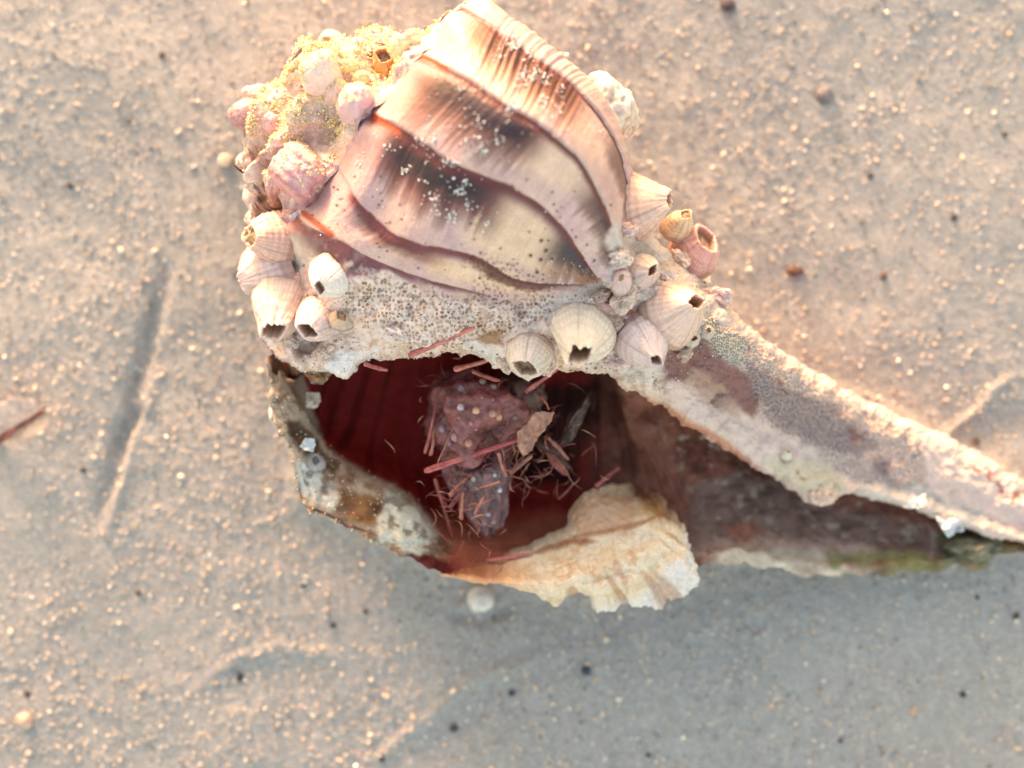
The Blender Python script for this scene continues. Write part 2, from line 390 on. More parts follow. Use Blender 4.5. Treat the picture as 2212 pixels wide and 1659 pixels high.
pt.mix(sstep(.12, .4, fbm(bx / 16, by / 16, seed=141, n=5)) * crustm, (170,124,94), .45); pt.mix(sstep(.1, .4, fbm(bx / 11, by / 11, seed=142, n=4)) * crustm, (238,218,202), .6); pt.mix(sstep(.25, .5, fbm(bx / 24, by / 24, seed=143, n=5)) * crustm, (136,102,84), .5)
pt.poly([(620,745),(700,735),(680,770),(640,775)], (96,74,66), 8, .85)
pt.poly([(1030,725),(1090,712),(1080,745),(1040,750)], (158,112,62), 6, .9)
pt.poly([(700,790),(740,760),(800,765),(812,745),(820,775),(745,818),(700,810)], (226,220,210), 8, .85)
pt.poly([(990,745),(1030,735),(1100,760),(1180,750),(1190,815),(1130,830),(1080,810)], (220,208,190), 8, .85)
# neck: lumpy pale cement between the barnacles
pt.poly([(1330,480),(1370,470),(1440,500),(1570,560),(1590,680),(1510,760),(1400,820),(1280,800),(1170,680),(1160,655),(1250,630),(1310,610),(1330,560),(1300,520)], (204,190,172), 8, .92, .8)
pt.mix(sstep(.0, .5, fbm(bx / 22, by / 22, seed=105)) * np.exp(-((V - 5.5) / .8) ** 2), (158,136,112), .7)
pt.poly([(1290,640),(1360,650),(1400,700),(1350,690),(1300,670)], (206,158,138), 12, .8)
pt.line([(1355,665),(1385,695),(1400,710)], 6, (176,96,74), 4, .8)
# canal, outer wall
pt.mix(sstep(5.9, 6.4, V), (210,186,168), 1.0)
pt.poly([(1440,760),(1480,730),(1540,735),(1590,790),(1640,850),(1632,905),(1570,870),(1500,830),(1430,820)], (122,74,68), 9, .95, .8)
pt.poly([(1500,800),(1560,830),(1600,880),(1600,910),(1520,870),(1470,830)], (168,134,112), 12, .8)
pt.poly([(1590,760),(1700,830),(1830,900),(1900,960),(1850,990),(1760,960),(1660,900),(1620,840)], (142,124,122), 12, .8)
pt.poly([(1880,990),(1930,1000),(1915,1040),(1885,1015)], (140,116,118), 8, .8)
pt.poly([(1530,690),(1620,745),(1600,800),(1520,740)], (190,182,160), 10, .9)
crustc = pmask(bx + pt.wx, by + pt.wy, [(1530,680),(1640,740),(1780,810),(1900,880),(2000,960),(2000,1060),(1850,1040),(1740,960),(1640,900),(1600,800),(1520,740)], 10)

pt.poly([(1330,830),(1400,840),(1500,900),(1590,950),(1560,965),(1450,905),(1350,850)], (204,180,156), 8, .8)
pt.line([(1395,862),(1440,885),(1490,915),(1550,950),(1640,1010)], 9, (196,128,92), 6, .8, .4)
pt.poly([(1700,985),(1800,1000),(1830,1050),(1780,1095),(1700,1040),(1650,1000)], (198,184,150), 10, .85)
pt.mix(sstep(.1, .45, fbm(bx / 14, by / 14, seed=107)) * pmask(bx, by, [(1720,1010),(1800,1020),(1815,1070),(1775,1085),(1700,1040)], 10), (140,112,76), .9)
pt.poly([(1850,1030),(2000,1050),(2150,1120),(2120,1150),(1950,1105),(1850,1070)], (194,188,172), 12, .8)
for q in ((1835,925,9),(1850,945,8),(1690,830,7),(2095,1020,9),(2130,1035,14),(2160,1050,12),(2200,1070,12),(1625,760,5)):
    pt.spot(q[0], q[1], q[2] * 1.3, (140,78,62), .6, .8, 2.2)
# little dark borer holes
for _ in range(150):
    qx, qy = random.uniform(640, 1330), random.uniform(380, 800)
    pt.spot(qx, qy, random.uniform(2.2, 4.2), (70,44,34), .5, .9, 0)
for q in ((1169,520),(1146,552),(1179,541),(1192,560),(1160,588),(1238,563),(1168,561)): pt.spot(q[0], q[1], 5, (66,40,26), .4, 1, 0)
pt.mul(1 + .10 * streak * dome + .05 * fbm(bx / 6, by / 6, seed=110))
whelk = empty("whelk_shell", (0, 0, 0))
tag(whelk, "large broken whelk shell with brown growth ridges, aperture up, lying on wet sand", "seashell")
pit = pit * sstep(-.7, -.15, fbm(bx / 28, by / 28, seed=131)) * (.7 + .5 * vnoise(bx / 9, by / 9, seed=133))
mesh_obj("body_whorl", P, grid_faces(NU, NV, flip=BODYFLIP), M_shell, whelk, pt.c, {"pit": pit, "pitfine": crustc * .8 * sstep(5.9, 5.0, U)})
BODY = P.copy(); BODYN = N.copy()

# ================================================================ SPIRE
NT = 230
rs = us[us >= -0.05]; Sx = P[us >= -0.05][:, 0]           # shoulder edge of the body
sub = slice(None, None, 1)
apex_v = W(np.array(526.), np.array(247.), np.array(2.5))
t = np.linspace(-0.015, 1, NT)
TT = t[None, :, None]
A = np.broadcast_to(apex_v, Sx.shape).copy()
low = sstep(7, 9.3, rs)[:, None]; A[:, 2:] = A[:, 2:] * (1 - low) + 0.0 * low
A[:, 0] += .9 * sstep(7, 9.4, rs)
ang = (rs - 3.5)
A = A + np.stack([0 * ang, .10 * ang, 0 * ang], -1) * (rs < 8)[:, None]
SP = Sx[:, None, :] * (1 - TT) + A[:, None, :] * TT
NS = normals(SP)
if NS[150, 100, 2] < 0: NS = -NS
SPFLIP = np.cross(SP[150, 101] - SP[150, 100], SP[151, 100] - SP[150, 100])[2] < 0
sx, sy = PX(SP)
T2, R2_ = np.broadcast_arrays(t[None, :], rs[:, None])
tt = T2 + .02 * (R2_ - 3)
hp = -.32 * np.exp(-((tt - .30) / .13) ** 2) + .20 * np.exp(-((tt - .50) / .08) ** 2) - .12 * np.exp(-((tt - .66) / .06) ** 2) + .14 * np.exp(-((tt - .8) / .07) ** 2)
hp *= sstep(0, .06, T2) * sstep(1, .9, T2) * sstep(8.5, 7, R2_)
hp = hp + sstep(0, .05, T2) * (0.15 * fbm(sx / 45, sy / 45, seed=201) + .035 * fbm(sx / 14, sy / 14, seed=202) + .01 * fbm(sx / 5, sy / 5, seed=203, n=2)) * sstep(9, 7.5, R2_)
for kx_, ky_, kr_, ka_ in ((642,366,62,.34),(764,222,44,.3),(720,196,30,.22),(690,146,44,.34),(742,148,32,.2),(775,168,26,.16),(590,270,36,.2),(876,90,36,.2),(600,400,34,.2),(660,250,30,.16)):
    hp = hp + ka_ * np.exp(-(((sx - kx_) ** 2 + (sy - ky_) ** 2) / kr_ ** 2) ** 1.3) * (R2_ < 7)
SP = SP + NS * hp[..., None]
# rounded apex knob
dA = np.linalg.norm(SP - (apex_v + np.array([.05, 0, 0])), axis=-1)
sx, sy = PX(SP)
ps = Paint(sx, sy, (232, 208, 184))
ps.mix(sstep(-.1, .5, fbm(sx / 30, sy / 30, seed=211)), (196,160,146), .6)
ps.mix(sstep(.1, .5, fbm(sx / 22, sy / 22, seed=212)), (228,208,170), .7)
ps.mix(sstep(.12, .0, T2) * sstep(5.4, 4.6, R2_), (188,150,146), .8)
ps.spot(525, 250, 46, (196,140,130), .5, .9)
ps.poly([(540,300),(575,330),(600,440),(640,470),(600,500),(545,480),(555,400)], (168,132,110), 12, .8)
ps.poly([(600,420),(660,470),(620,600),(590,640),(575,520)], (182,146,142), 14, .8)
for q in ((563,430,14),(570,400,10),(660,185,12),(800,118,10)): ps.spot(q[0], q[1], q[2], (92,62,36), .6, .85)
ps.mul(1 + .1 * fbm(sx / 6, sy / 6, seed=215))
mesh_obj("spire", SP, grid_faces(len(rs), NT, flip=SPFLIP), M_crust, whelk, ps.c)

# ================================================================ APERTURE INTERIOR
ci = np.interp(np.linspace(0, _l[-1], 520), _l, _cs)
E0v = curve(R0, ci); LOWC = 1 - .40 * sstep(5.6, 8.2, ci); E0v[:, 2] *= LOWC
e0 = W(E0v[:, 0], E0v[:, 1], E0v[:, 2]) + np.array([0.02, 0.10, -0.26])
deep = sstep(5.6, 4.6, ci) * sstep(.05, .7, ci)
def lerp3(a, b, w): return a * (1 - w[:, None]) + b * w[:, None]
sh = e0 + np.array([0.0, -0.30, -0.55]) * (1 - .45 * sstep(6, 8.2, ci))[:, None]
e1 = lerp3(sh, e0 + np.array([0.1, .75, -0.25]), deep)
cr = sstep(6.6, 7.4, ci) * sstep(9.9, 9.3, ci)
e1 = lerp3(e1, e0 + np.array([0.0, .30, -0.25]), cr)
sh2 = e0 + np.array([0.0, -0.55, -1.0]) * (1 - .45 * sstep(6, 8.2, ci))[:, None]; sh2[:, 2] = np.maximum(sh2[:, 2], .32)
dp = e0 + np.array([.2, 1.3, -1.2])
e2 = lerp3(sh2, dp, deep); e2 = lerp3(e2, e0 + np.array([0.0, .15, -0.8]), cr); e2[:, 2] = np.maximum(e2[:, 2], .3)
E3 = [(0,604,800,2.2),(.5,650,860,1.6),(1,720,900,1.0),(2,850,950,.45),(3,960,990,.35),(4,1100,1000,.4),(5,1300,1000,.7),(6,1470,1075,.85),(7,1620,1125,.8),(8,1800,1150,.65),(9,2000,1165,.5),(10,2240,1186,.5)]
E4 = [(0,598,810,2.35),(.5,655,890,2.1),(1,690,955,1.9),(1.5,750,1020,1.8),(2,830,1065,1.7),(2.5,905,1115,1.55),(3,960,1165,1.2),(4,1090,1195,1.0),(5,1300,1215,.9),(6,1500,1180,.9),(7,1690,1180,.9),(8,1890,1192,.85),(9,2050,1196,.8),(10,2240,1190,.75)]
E5 = [(0,578,775,2.4),(.25,585,850,2.35),(.5,592,900,2.3),(.75,612,935,2.25),(1,636,985,2.2),(1.2,640,1060,2.1),(1.4,665,1095,2.05),(1.7,715,1125,2.0),(2,785,1160,1.9),(2.4,850,1195,1.8),(2.7,900,1212,1.7),(3,945,1232,1.6),(3.5,1000,1250,1.5),
      (4,1110,1258,1.4),(5,1320,1270,1.2),(5.7,1480,1236,1.1),(6,1530,1215,1.1),(6.3,1565,1200,1.1),(6.6,1600,1197,1.15),(7,1680,1214,1.1),(7.5,1760,1226,1.1),(8,1880,1224,1.0),(8.5,1985,1216,.95),(8.8,2020,1218,.9),(9,2060,1205,.9),(9.4,2120,1212,.85),(9.7,2165,1185,.85),(10,2240,1196,.8)]
def wv(R):
    a = curve(R, ci); return W(a[:, 0], a[:, 1], a[:, 2] * LOWC)
LUP = .65 * sstep(1.2, 2.8, ci) * sstep(7.2, 5.6, ci)
def wvl(R, k):
    a = curve(R, ci); return W(a[:, 0], a[:, 1], a[:, 2] * LOWC + LUP * k)
e3, e4, e5 = wv(E3), wvl(E4, .8), wvl(E5, 1)
mid45 = (e4 + e5) / 2; mid45[:, 2] += .12 * sstep(3.2, 2.5, ci)
e6 = e5 + np.array([.12, .25, 0]); e6[:, 2] = e5[:, 2] * .55
e7 = e5 + np.array([.6, 1.0, 0]); e7[:, 2] = 0.0
e8 = e5 + np.array([1.2, 1.8, 0]); e8[:, 2] = -.2
ik = np.array([0, .7, 1.5, 2.6, 3.6, 4.1, 4.6, 5.0, 5.8, 6.3])
iu = np.linspace(0, 6.3, 420)
IP = cubic(ik, np.array([e0, e1, e2, e3, e4, mid45, e5, e6, e7, e8]), iu)
NI = normals(IP)
if NI[200, 200, 2] < 0: NI = -NI
IFL = np.cross(IP[200, 201] - IP[200, 200], IP[201, 200] - IP[200, 200])[2] < 0
ix, iy = PX(IP)
IU, IV = np.broadcast_arrays(iu[:, None], ci[None, :])
rim = np.exp(-((IU - 4.3) / .5) ** 2)
hi = rim * sstep(3.3, 2.8, IV) * (.13 * fbm(ix / 32, iy / 32, seed=301) + .06 * fbm(ix / 11, iy / 11, seed=302))
hi += rim * sstep(5.8, 6.2, IV) * (.06 * fbm(ix / 30, iy / 30, seed=303) + .04 * fbm(ix / 10, iy / 10, seed=304))
hi += .14 * np.exp(-((IU - 4.5) / .28) ** 2) * sstep(5.9, 6.4, IV) * sstep(9.9, 9.2, IV)
hi += sstep(5.2, 6.4, IV) * .07 * fbm(ix / 26, iy / 26, seed=305) + .012 * fbm(ix / 40, iy / 8, seed=306)
hi += .03 * np.exp(-((IU - 2.6) / 1.2) ** 2) * fbm(IV * 14, IU * .8, seed=307, n=2)
IP = IP + NI * hi[..., None]; IP[..., 2] = np.where(IU < 5.4, np.maximum(IP[..., 2], .12), IP[..., 2])
ix, iy = PX(IP)
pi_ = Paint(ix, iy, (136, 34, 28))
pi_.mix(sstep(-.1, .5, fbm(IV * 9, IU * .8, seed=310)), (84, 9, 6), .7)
pi_.mix(sstep(4.6, 5.3, IV) , (134, 84, 68), 1); pi_.poly([(1130,860),(1190,830),(1290,820),(1310,900),(1260,960),(1240,1040),(1130,1050),(1090,1000)], (34,16,12), 16, .9, 1.2)  # near-black patch right of the claw: cavity shade painted into the colour
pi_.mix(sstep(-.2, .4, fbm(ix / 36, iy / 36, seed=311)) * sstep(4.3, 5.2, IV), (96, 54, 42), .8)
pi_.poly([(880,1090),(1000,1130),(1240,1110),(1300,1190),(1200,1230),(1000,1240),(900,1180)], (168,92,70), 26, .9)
pi_.poly([(1480,1050),(1600,1010),(1800,1090),(2100,1170),(2100,1215),(1600,1230),(1500,1200)], (126,100,92), 20, .9, 1.5)
pi_.mix(sstep(0, .5, fbm(ix / 30, iy / 14, seed=312)) * sstep(6, 6.6, IV), (74,52,44), .5)
pi_.mix(sstep(.15, .5, fbm(ix / 16, iy / 16, seed=313)) * sstep(6, 6.6, IV), (176,156,142), .6)
pi_.poly([(1560,1140),(1620,1130),(1690,1170),(1640,1185),(1590,1180)], (150,92,72), 10, .8)
pi_.poly([(1500,1190),(1640,1160),(1760,1165),(1900,1180),(1900,1215),(1600,1225),(1520,1215)], (170,140,128), 14, .85, 1.8)
RIMC = np.exp(-((IU - 4.55) / .22) ** 2) * sstep(5.9, 6.3, IV)
pi_.mix(RIMC * sstep(8.2, 7.6, IV) * (.7 + .5 * fbm(ix / 20, iy / 20, seed=333)), (214, 194, 176), 1)
pi_.mix(RIMC * sstep(7.8, 8.4, IV) * (.7 + .5 * fbm(ix / 20, iy / 20, seed=334)), (142, 134, 96), 1)
pi_.poly([(1600,1190),(1760,1190),(1800,1205),(1760,1225),(1640,1215)], (186,172,156), 8, .8)
pi_.poly([(1780,1195),(2000,1190),(2030,1215),(1800,1225)], (128,122,80), 10, .85, 1.2)
pi_.poly([(2020,1150),(2150,1160),(2170,1200),(2080,1220),(2030,1200)], (98,96,72), 10, .85, 1.5)
# left lip crust
pi_.poly([(560,760),(650,790),(672,880),(700,960),(780,1015),(870,1062),(930,1110),(950,1165),(940,1200),(860,1215),(620,1090),(560,900)], (184,160,138), 8, .96, .7)
pi_.mix(sstep(-.05, .35, fbm(ix / 26, iy / 26, seed=315)) * sstep(3.3, 3, IV) * sstep(3.3, 3.7, IU), (150,112,84), .7)
pi_.poly([(612,915),(650,905),(690,960),(740,1000),(720,1030),(680,990),(640,960)], (88,62,46), 7, .9)
pi_.poly([(640,990),(668,1000),(735,1075),(720,1100),(690,1090),(645,1060)], (222,212,198), 8, .9)
pi_.poly([(730,1060),(800,1060),(830,1090),(800,1130),(760,1120)], (134,88,52), 10, .9)
pi_.poly([(830,1060),(905,1105),(930,1160),(900,1200),(810,1165),(815,1110)], (206,198,182), 7, .95)
pi_.mix(sstep(.05, .35, fbm(ix / 18, iy / 18, seed=318, n=5)) * sstep(3.3, 3, IV) * sstep(3.3, 3.7, IU), (104, 70, 50), .7)
pi_.spot(812, 1095, 16, (92,54,30), .7, .9)
pi_.line([(640,1088),(700,1108),(750,1135),(800,1150)], 4, (110,58,48), 2, .9)
pi_.poly([(885,1195),(940,1200),(1000,1240),(940,1245),(880,1215)], (96,34,34), 6, .95)
pi_.poly([(985,1240),(1060,1225),(1160,1255),(1160,1290),(1040,1265)], (206,140,84), 10, .9)
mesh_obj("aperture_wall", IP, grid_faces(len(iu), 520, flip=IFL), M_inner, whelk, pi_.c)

# ================================================================ FRILLED OUTER LIP
Aup = [(0,955,1238,1.45),(.15,1060,1218,1.25),(.3,1150,1186,1.15),(.42,1225,1150,1.2),(.55,1242,1100,1.2),(.7,1285,1062,1.25),(.85,1345,1056,1.15),(1,1376,1058,.95)]
Bout = [(0,950,1236,1.5),(.15,1061,1262,1.55),(.27,1150,1279,1.55),(.33,1190,1294,1.2),(.38,1232,1291,1.25),(.45,1285,1308,1.2),(.52,1340,1314,1.2),(.6,1420,1310,1.25),(.68,1484,1290,1.35),(.75,1510,1246,1.5),(.82,1498,1200,1.45),(.9,1472,1140,1.3),(.96,1432,1086,1.1),(1,1392,1056,.95)]
sl_ = np.linspace(0, 1, 420)
a_, b_ = curve(Aup, sl_), curve(Bout, sl_)
a_, b_ = W(a_[:, 0], a_[:, 1], a_[:, 2] + .60 * sstep(1.02, .6, sl_)), W(b_[:, 0], b_[:, 1], b_[:, 2] + .68 * sstep(1.02, .78, sl_))
m1 = a_ * .66 + b_ * .34; m1[:, 2] += .50 * sstep(0, .35, sl_) * sstep(1, .9, sl_)
m2 = a_ * .33 + b_ * .67; m2[:, 2] += .75 * sstep(0, .35, sl_) * sstep(1, .9, sl_)
am = a_ + np.array([0, .04, -.3])
ru = b_ + np.array([-.03, .10, -.30]); ru2 = b_ + np.array([-.25, .5, -1.0])
lk = np.array([-.15, 0, .34, .67, 1, 1.12, 1.4]); lr = np.linspace(-.15, 1.4, 240)
LP = cubic(lk, np.array([am, a_, m1, m2, b_, ru, ru2]), lr)
LN = normals(LP)
if LN[120, 200, 2] < 0: LN = -LN
LFL = np.cross(LP[120, 201] - LP[120, 200], LP[121, 200] - LP[120, 200])[2] < 0
lx, ly = PX(LP); LR, LS = np.broadcast_arrays(lr[:, None], sl_[None, :])
fr_ = sstep(.55, 1, LR) * sstep(.25, .4, LS)
hl = fr_ * (.035 * np.sin(LS * 60 + 9 * fbm(LS * 6, LR, seed=401)) + .07 * fbm(lx / 12, ly / 12, seed=402)) + .09 * fbm(lx / 40, ly / 40, seed=403) + .03 * fbm(lx / 14, ly / 14, seed=408) * sstep(.2, .4, LS)
hl += .06 * sstep(.2, .3, LS) * fbm(LR * 9, LS * 4, seed=404, n=3) + .13 * sstep(.35, .95, LR) * sstep(.22, .36, LS) * fbm(LS * 26, LR * 1.0, seed=409, n=2)
hl -= .07 * np.exp(-((LR - .62) / .05) ** 2) * sstep(.3, .5, LS) * sstep(.78, .6, LS)
LP = LP + LN * hl[..., None]
jag = sstep(.8, 1, LR) * sstep(.3, .45, LS)
LP[..., 0] += jag * .07 * fbm(LS * 26, LR * 2, seed=405, n=5); LP[..., 1] -= jag * .13 * fbm(LS * 24, LR * 2, seed=406, n=5)
lx, ly = PX(LP)
pl = Paint(lx, ly, (222, 204, 170))
pl.mix(sstep(0, .5, fbm(lx / 30, ly / 30, seed=411)), (212,180,134), .6)
pl.mix(sstep(.34, .12, LS), (206,150,100), .85)
pl.mix(sstep(.22, .1, LS) * sstep(.9, .5, LR), (150,86,60), .8)
pl.poly([(1228,1090),(1290,1060),(1360,1070),(1390,1110),(1360,1150),(1260,1165),(1225,1130)], (190,150,112), 14, .9)
pl.line([(1230,1160),(1300,1150),(1370,1135),(1430,1110)], 5, (160,110,66), 4, .9)
pl.line([(1150,1195),(1240,1168),(1290,1172)], 8, (146,88,50), 6, .85)
pl.poly([(1370,1050),(1430,1085),(1460,1130),(1420,1120),(1380,1090)], (164,112,46), 12, .85)
for (q0, q1) in (((1328,1200),(1340,1270)), ((1225,1215),(1205,1265)), ((1358,1180),(1370,1225)), ((1280,1210),(1290,1262))):
    pl.line([q0, q1], 9, (184,132,84), 8, .55, 2.2)
pl.mix(sstep(.80, .97, LR + .08 * fbm(LS * 14, LR * 3, seed=414)) * sstep(.3, .42, LS) * sstep(.92, .84, LS), (226,222,210), .95)
pl.mix(sstep(.86, .96, LS), (150,104,70), .8)
pl.mix(pmask(lx + pl.wx, ly + pl.wy, [(1440,1220),(1500,1190),(1530,1260),(1480,1310),(1400,1300),(1410,1260)], 12), (216,212,202), .8)
pl.mix(sstep(-.1, -.4, fbm(LS * 26, LR * 1.0, seed=409, n=2)) * sstep(.4, .7, LR) * sstep(.25, .35, LS), (170,118,72), .6)
pl.mul(1 + .12 * fbm(lx / 7, ly / 7, seed=415))
mesh_obj("outer_lip", LP, grid_faces(240, 420, flip=LFL), M_barn, whelk, pl.c)

# ---------------------------------------------------------------- lookup of the shell surface under a view point
_srcs = []
for (Q, Nn, rowsok) in ((BODY, BODYN, us < 7.05), (SP, NS, rs < 7.05), (IP, NI, iu < 5.0), (LP, LN, lr < 1.02)):
    q = Q[rowsok]; n = Nn[rowsok]; x_, y_ = PX(q)
    _srcs.append((x_.ravel(), y_.ravel(), q.reshape(-1, 3), n.reshape(-1, 3)))
def surf(vx, vy, tol=4.0, which=None):
    best = None
    for i, (x_, y_, q, n) in enumerate(_srcs):
        if which is not None and i not in which: continue
        d = (x_ - vx) ** 2 + (y_ - vy) ** 2
        m = np.where(d < tol * tol)[0]
        if len(m) == 0: continue
        j = m[np.argmax(q[m, 2])]
        if best is None or q[j, 2] > best[0][2]: best = (q[j], n[j])
    if best is None and tol < 70: return surf(vx, vy, tol * 2, which)
    if best is None: best = (W(np.array(float(vx)), np.array(float(vy)), np.array(1.0)), np.array([0, 0, 1.0]))
    return best

# ================================================================ BARNACLES
def frame(ax):
    ax = ax / np.linalg.norm(ax); u = np.cross(ax, np.array([0.3, 0.2, 1.0])); u /= np.linalg.norm(u)
    return u, np.cross(ax, u), ax
def barnacle(base, tip, dz, rb, rt, label, rgb=(222,200,186), z=None, hole=(176,144,108), ribs=34, squash=1.0, seed=0, name="barnacle",
             group="barnacles crusting the whelk shell", bulge=1.7, pink=.5, plug=.35, cat="barnacle", jag=.12, which=None, fill=0.0):
    rt *= .86; rgb = tuple(np.array(rgb) * (1.0, .975, .94))
    B = surf(*base, which=which)[0] if z is None else W(np.array(float(base[0])), np.array(float(base[1])), np.array(float(z)))
    T = W(np.array(float(tip[0])), np.array(float(tip[1])), np.array(float(B[2] + dz)))
    k = KPX * (H - B[2]) / (H - ZF); rb *= k; rt *= k
    ax = T - B; L = np.linalg.norm(ax)
    un, vn, an = frame(ax)
    n = 120; th = np.linspace(0, 2 * math.pi, n, endpoint=False)
    ts = np.r_[np.linspace(-.25, 1, 34)]
    rr = rt + (rb - rt) * np.clip(1 - np.clip(ts, 0, 1) ** bulge, 0, 1) + np.where(ts < 0, -ts * rb * .25, 0)
    Tt, Th = np.meshgrid(ts, th, indexing='ij'); Rr = rr[:, None] * np.ones_like(Th)
    ct, st_ = np.cos(Th), np.sin(Th)
    nz = fbm(ct * 1.4 + seed, st_ * 1.4, seed=500 + seed)
    ph = Th * ribs + 2.5 * nz
    ribv = np.abs(np.sin(ph / 2)) ** .7 - .6
    plates = np.zeros_like(Th)
    for q in range(6):
        a0 = q * math.pi / 3 + .35 * math.sin(seed * 3.1 + q * 2.0)
        dd = np.abs((Th - a0 + math.pi) % (2 * math.pi) - math.pi)
        plates = np.maximum(plates, np.exp(-(dd / .055) ** 2))
    Rr = Rr * (1 + .10 * nz + .022 * ribv * sstep(-.1, .3, Tt) - .05 * plates * sstep(0.1, .8, Tt) + .02 * fbm(ct * 6, st_ * 6, Tt * 5, seed=520 + seed))
    Rr = Rr * (1 + .018 * np.sin(Tt * 34 + nz * 3))
    dia = sstep(.55, 1.0, Tt); tw = seed * 1.3; mm = (1 / (np.abs(np.cos(Th - tw)) + np.abs(np.sin(Th - tw))) ** .8) * 1.22 * (1 - .28 * np.sin(Th - tw) ** 2)
    Rr = Rr * (1 - dia + dia * mm) if rt > 0 else Rr
    top = jag * L * fbm(ct * 2.6, st_ * 2.6 + seed * 3, seed=540 + seed, n=3)
    hh = Tt * L + top * sstep(.5, 1, Tt)
    sq = squash
    V1 = B + an * hh[..., None] + un * (Rr * ct)[..., None] + vn * (Rr * st_ * sq)[..., None]
    # rim and inner wall
    hin = []; fd = 1 - fill; g = [(.985, .88, 0.01), (.95, .80, -.03), (.80, .80, -.14 * fd), (.6, .78, -.3 * fd), (.4, .72, -.5 * fd)]
    rlast = Rr[-1]; hl_ = hh[-1]
    for (_, f, dh) in g:
        ri = rlast * f * (1 + .05 * fbm(ct[0] * 5, st_[0] * 5, seed=560 + seed))
        hin.append(B + an * (hl_ + dh * max(L, rt))[:, None] + un * (ri * ct[0])[:, None] + vn * (ri * st_[0] * sq)[:, None])
    V = np.concatenate([V1, np.array(hin)], 0); nr = V.shape[0]
    cx = np.zeros((nr, n, 3)); cx[:] = lin(rgb)
    w = np.zeros((nr, n)); w[:len(ts)] = np.clip(ribv, -.6, .4) + .6
    stripe = sstep(.1, .7, fbm(ct * 3, st_ * 3, seed=580 + seed)) * (0.4 + .6 * vnoise(Th * 18, Tt * .5, seed=seed))
    cx[:len(ts)] = cx[:len(ts)] * (1 - .30 * pink * stripe[..., None]) + lin((188,138,128)) * (.30 * pink * stripe[..., None])
    cx[:len(ts)] *= (0.80 + .22 * w[:len(ts), :, None])  # shade in the grooves between ribs is put into the colour
    cx[:len(ts)] = cx[:len(ts)] * (1 - .5 * plates[..., None] * .5) 
    base_tint = sstep(.18, -.1, Tt + .1 * nz)[..., None] * .6  # browner towards the foot of the barnacle
    cx[:len(ts)] = cx[:len(ts)] * (1 - base_tint) + lin((150,118,96)) * base_tint
    cx[len(ts) + 1:] = lin(hole)
    for q in range(5): cx[len(ts) + q] = lin(rgb) * (1 - q / 4) + lin(hole) * q / 4
    root = empty(name, tuple(B * S)); tag(root, label, cat, group)
    Vl = V - B
    f = grid_faces(nr, n, True)
    c0 = V[0].mean(0)
    nn = np.cross(V[10, 1] - V[10, 0], V[11, 0] - V[10, 0]);
    if nn @ (V[10, 0] - V[10].mean(0)) < 0: f = f[:, ::-1]
    w_ = mesh_obj("plate_wall", Vl, f, M_barn, root, cx)
    # plug (closed valves) at the bottom of the opening
    ring = V[-1]; cpt = ring.mean(0)
    m_ = 7; rad = np.linspace(0, 1.06, m_)
    D = cpt + (ring[None] - cpt) * rad[:, None, None]
    D = D + an * ((.12 * (1 - rad) * rt)[:, None] + .05 * rt * fbm(ct[0][None] * 3 * rad[:, None], st_[0][None] * 3 * rad[:, None], seed=600 + seed))[..., None]
    dc = np.zeros(D.shape); dc[:] = lin(hole); dc *= (1 + .4 * fbm(D[..., 0] * 30, D[..., 1] * 30, seed=610))[..., None]
    f2 = grid_faces(m_, n, True)
    mesh_obj("opening_floor", D - B, f2, M_crust, root, dc)
    return root
W_ = (226,212,200); PK = (214,184,174); CR = (222,206,180)
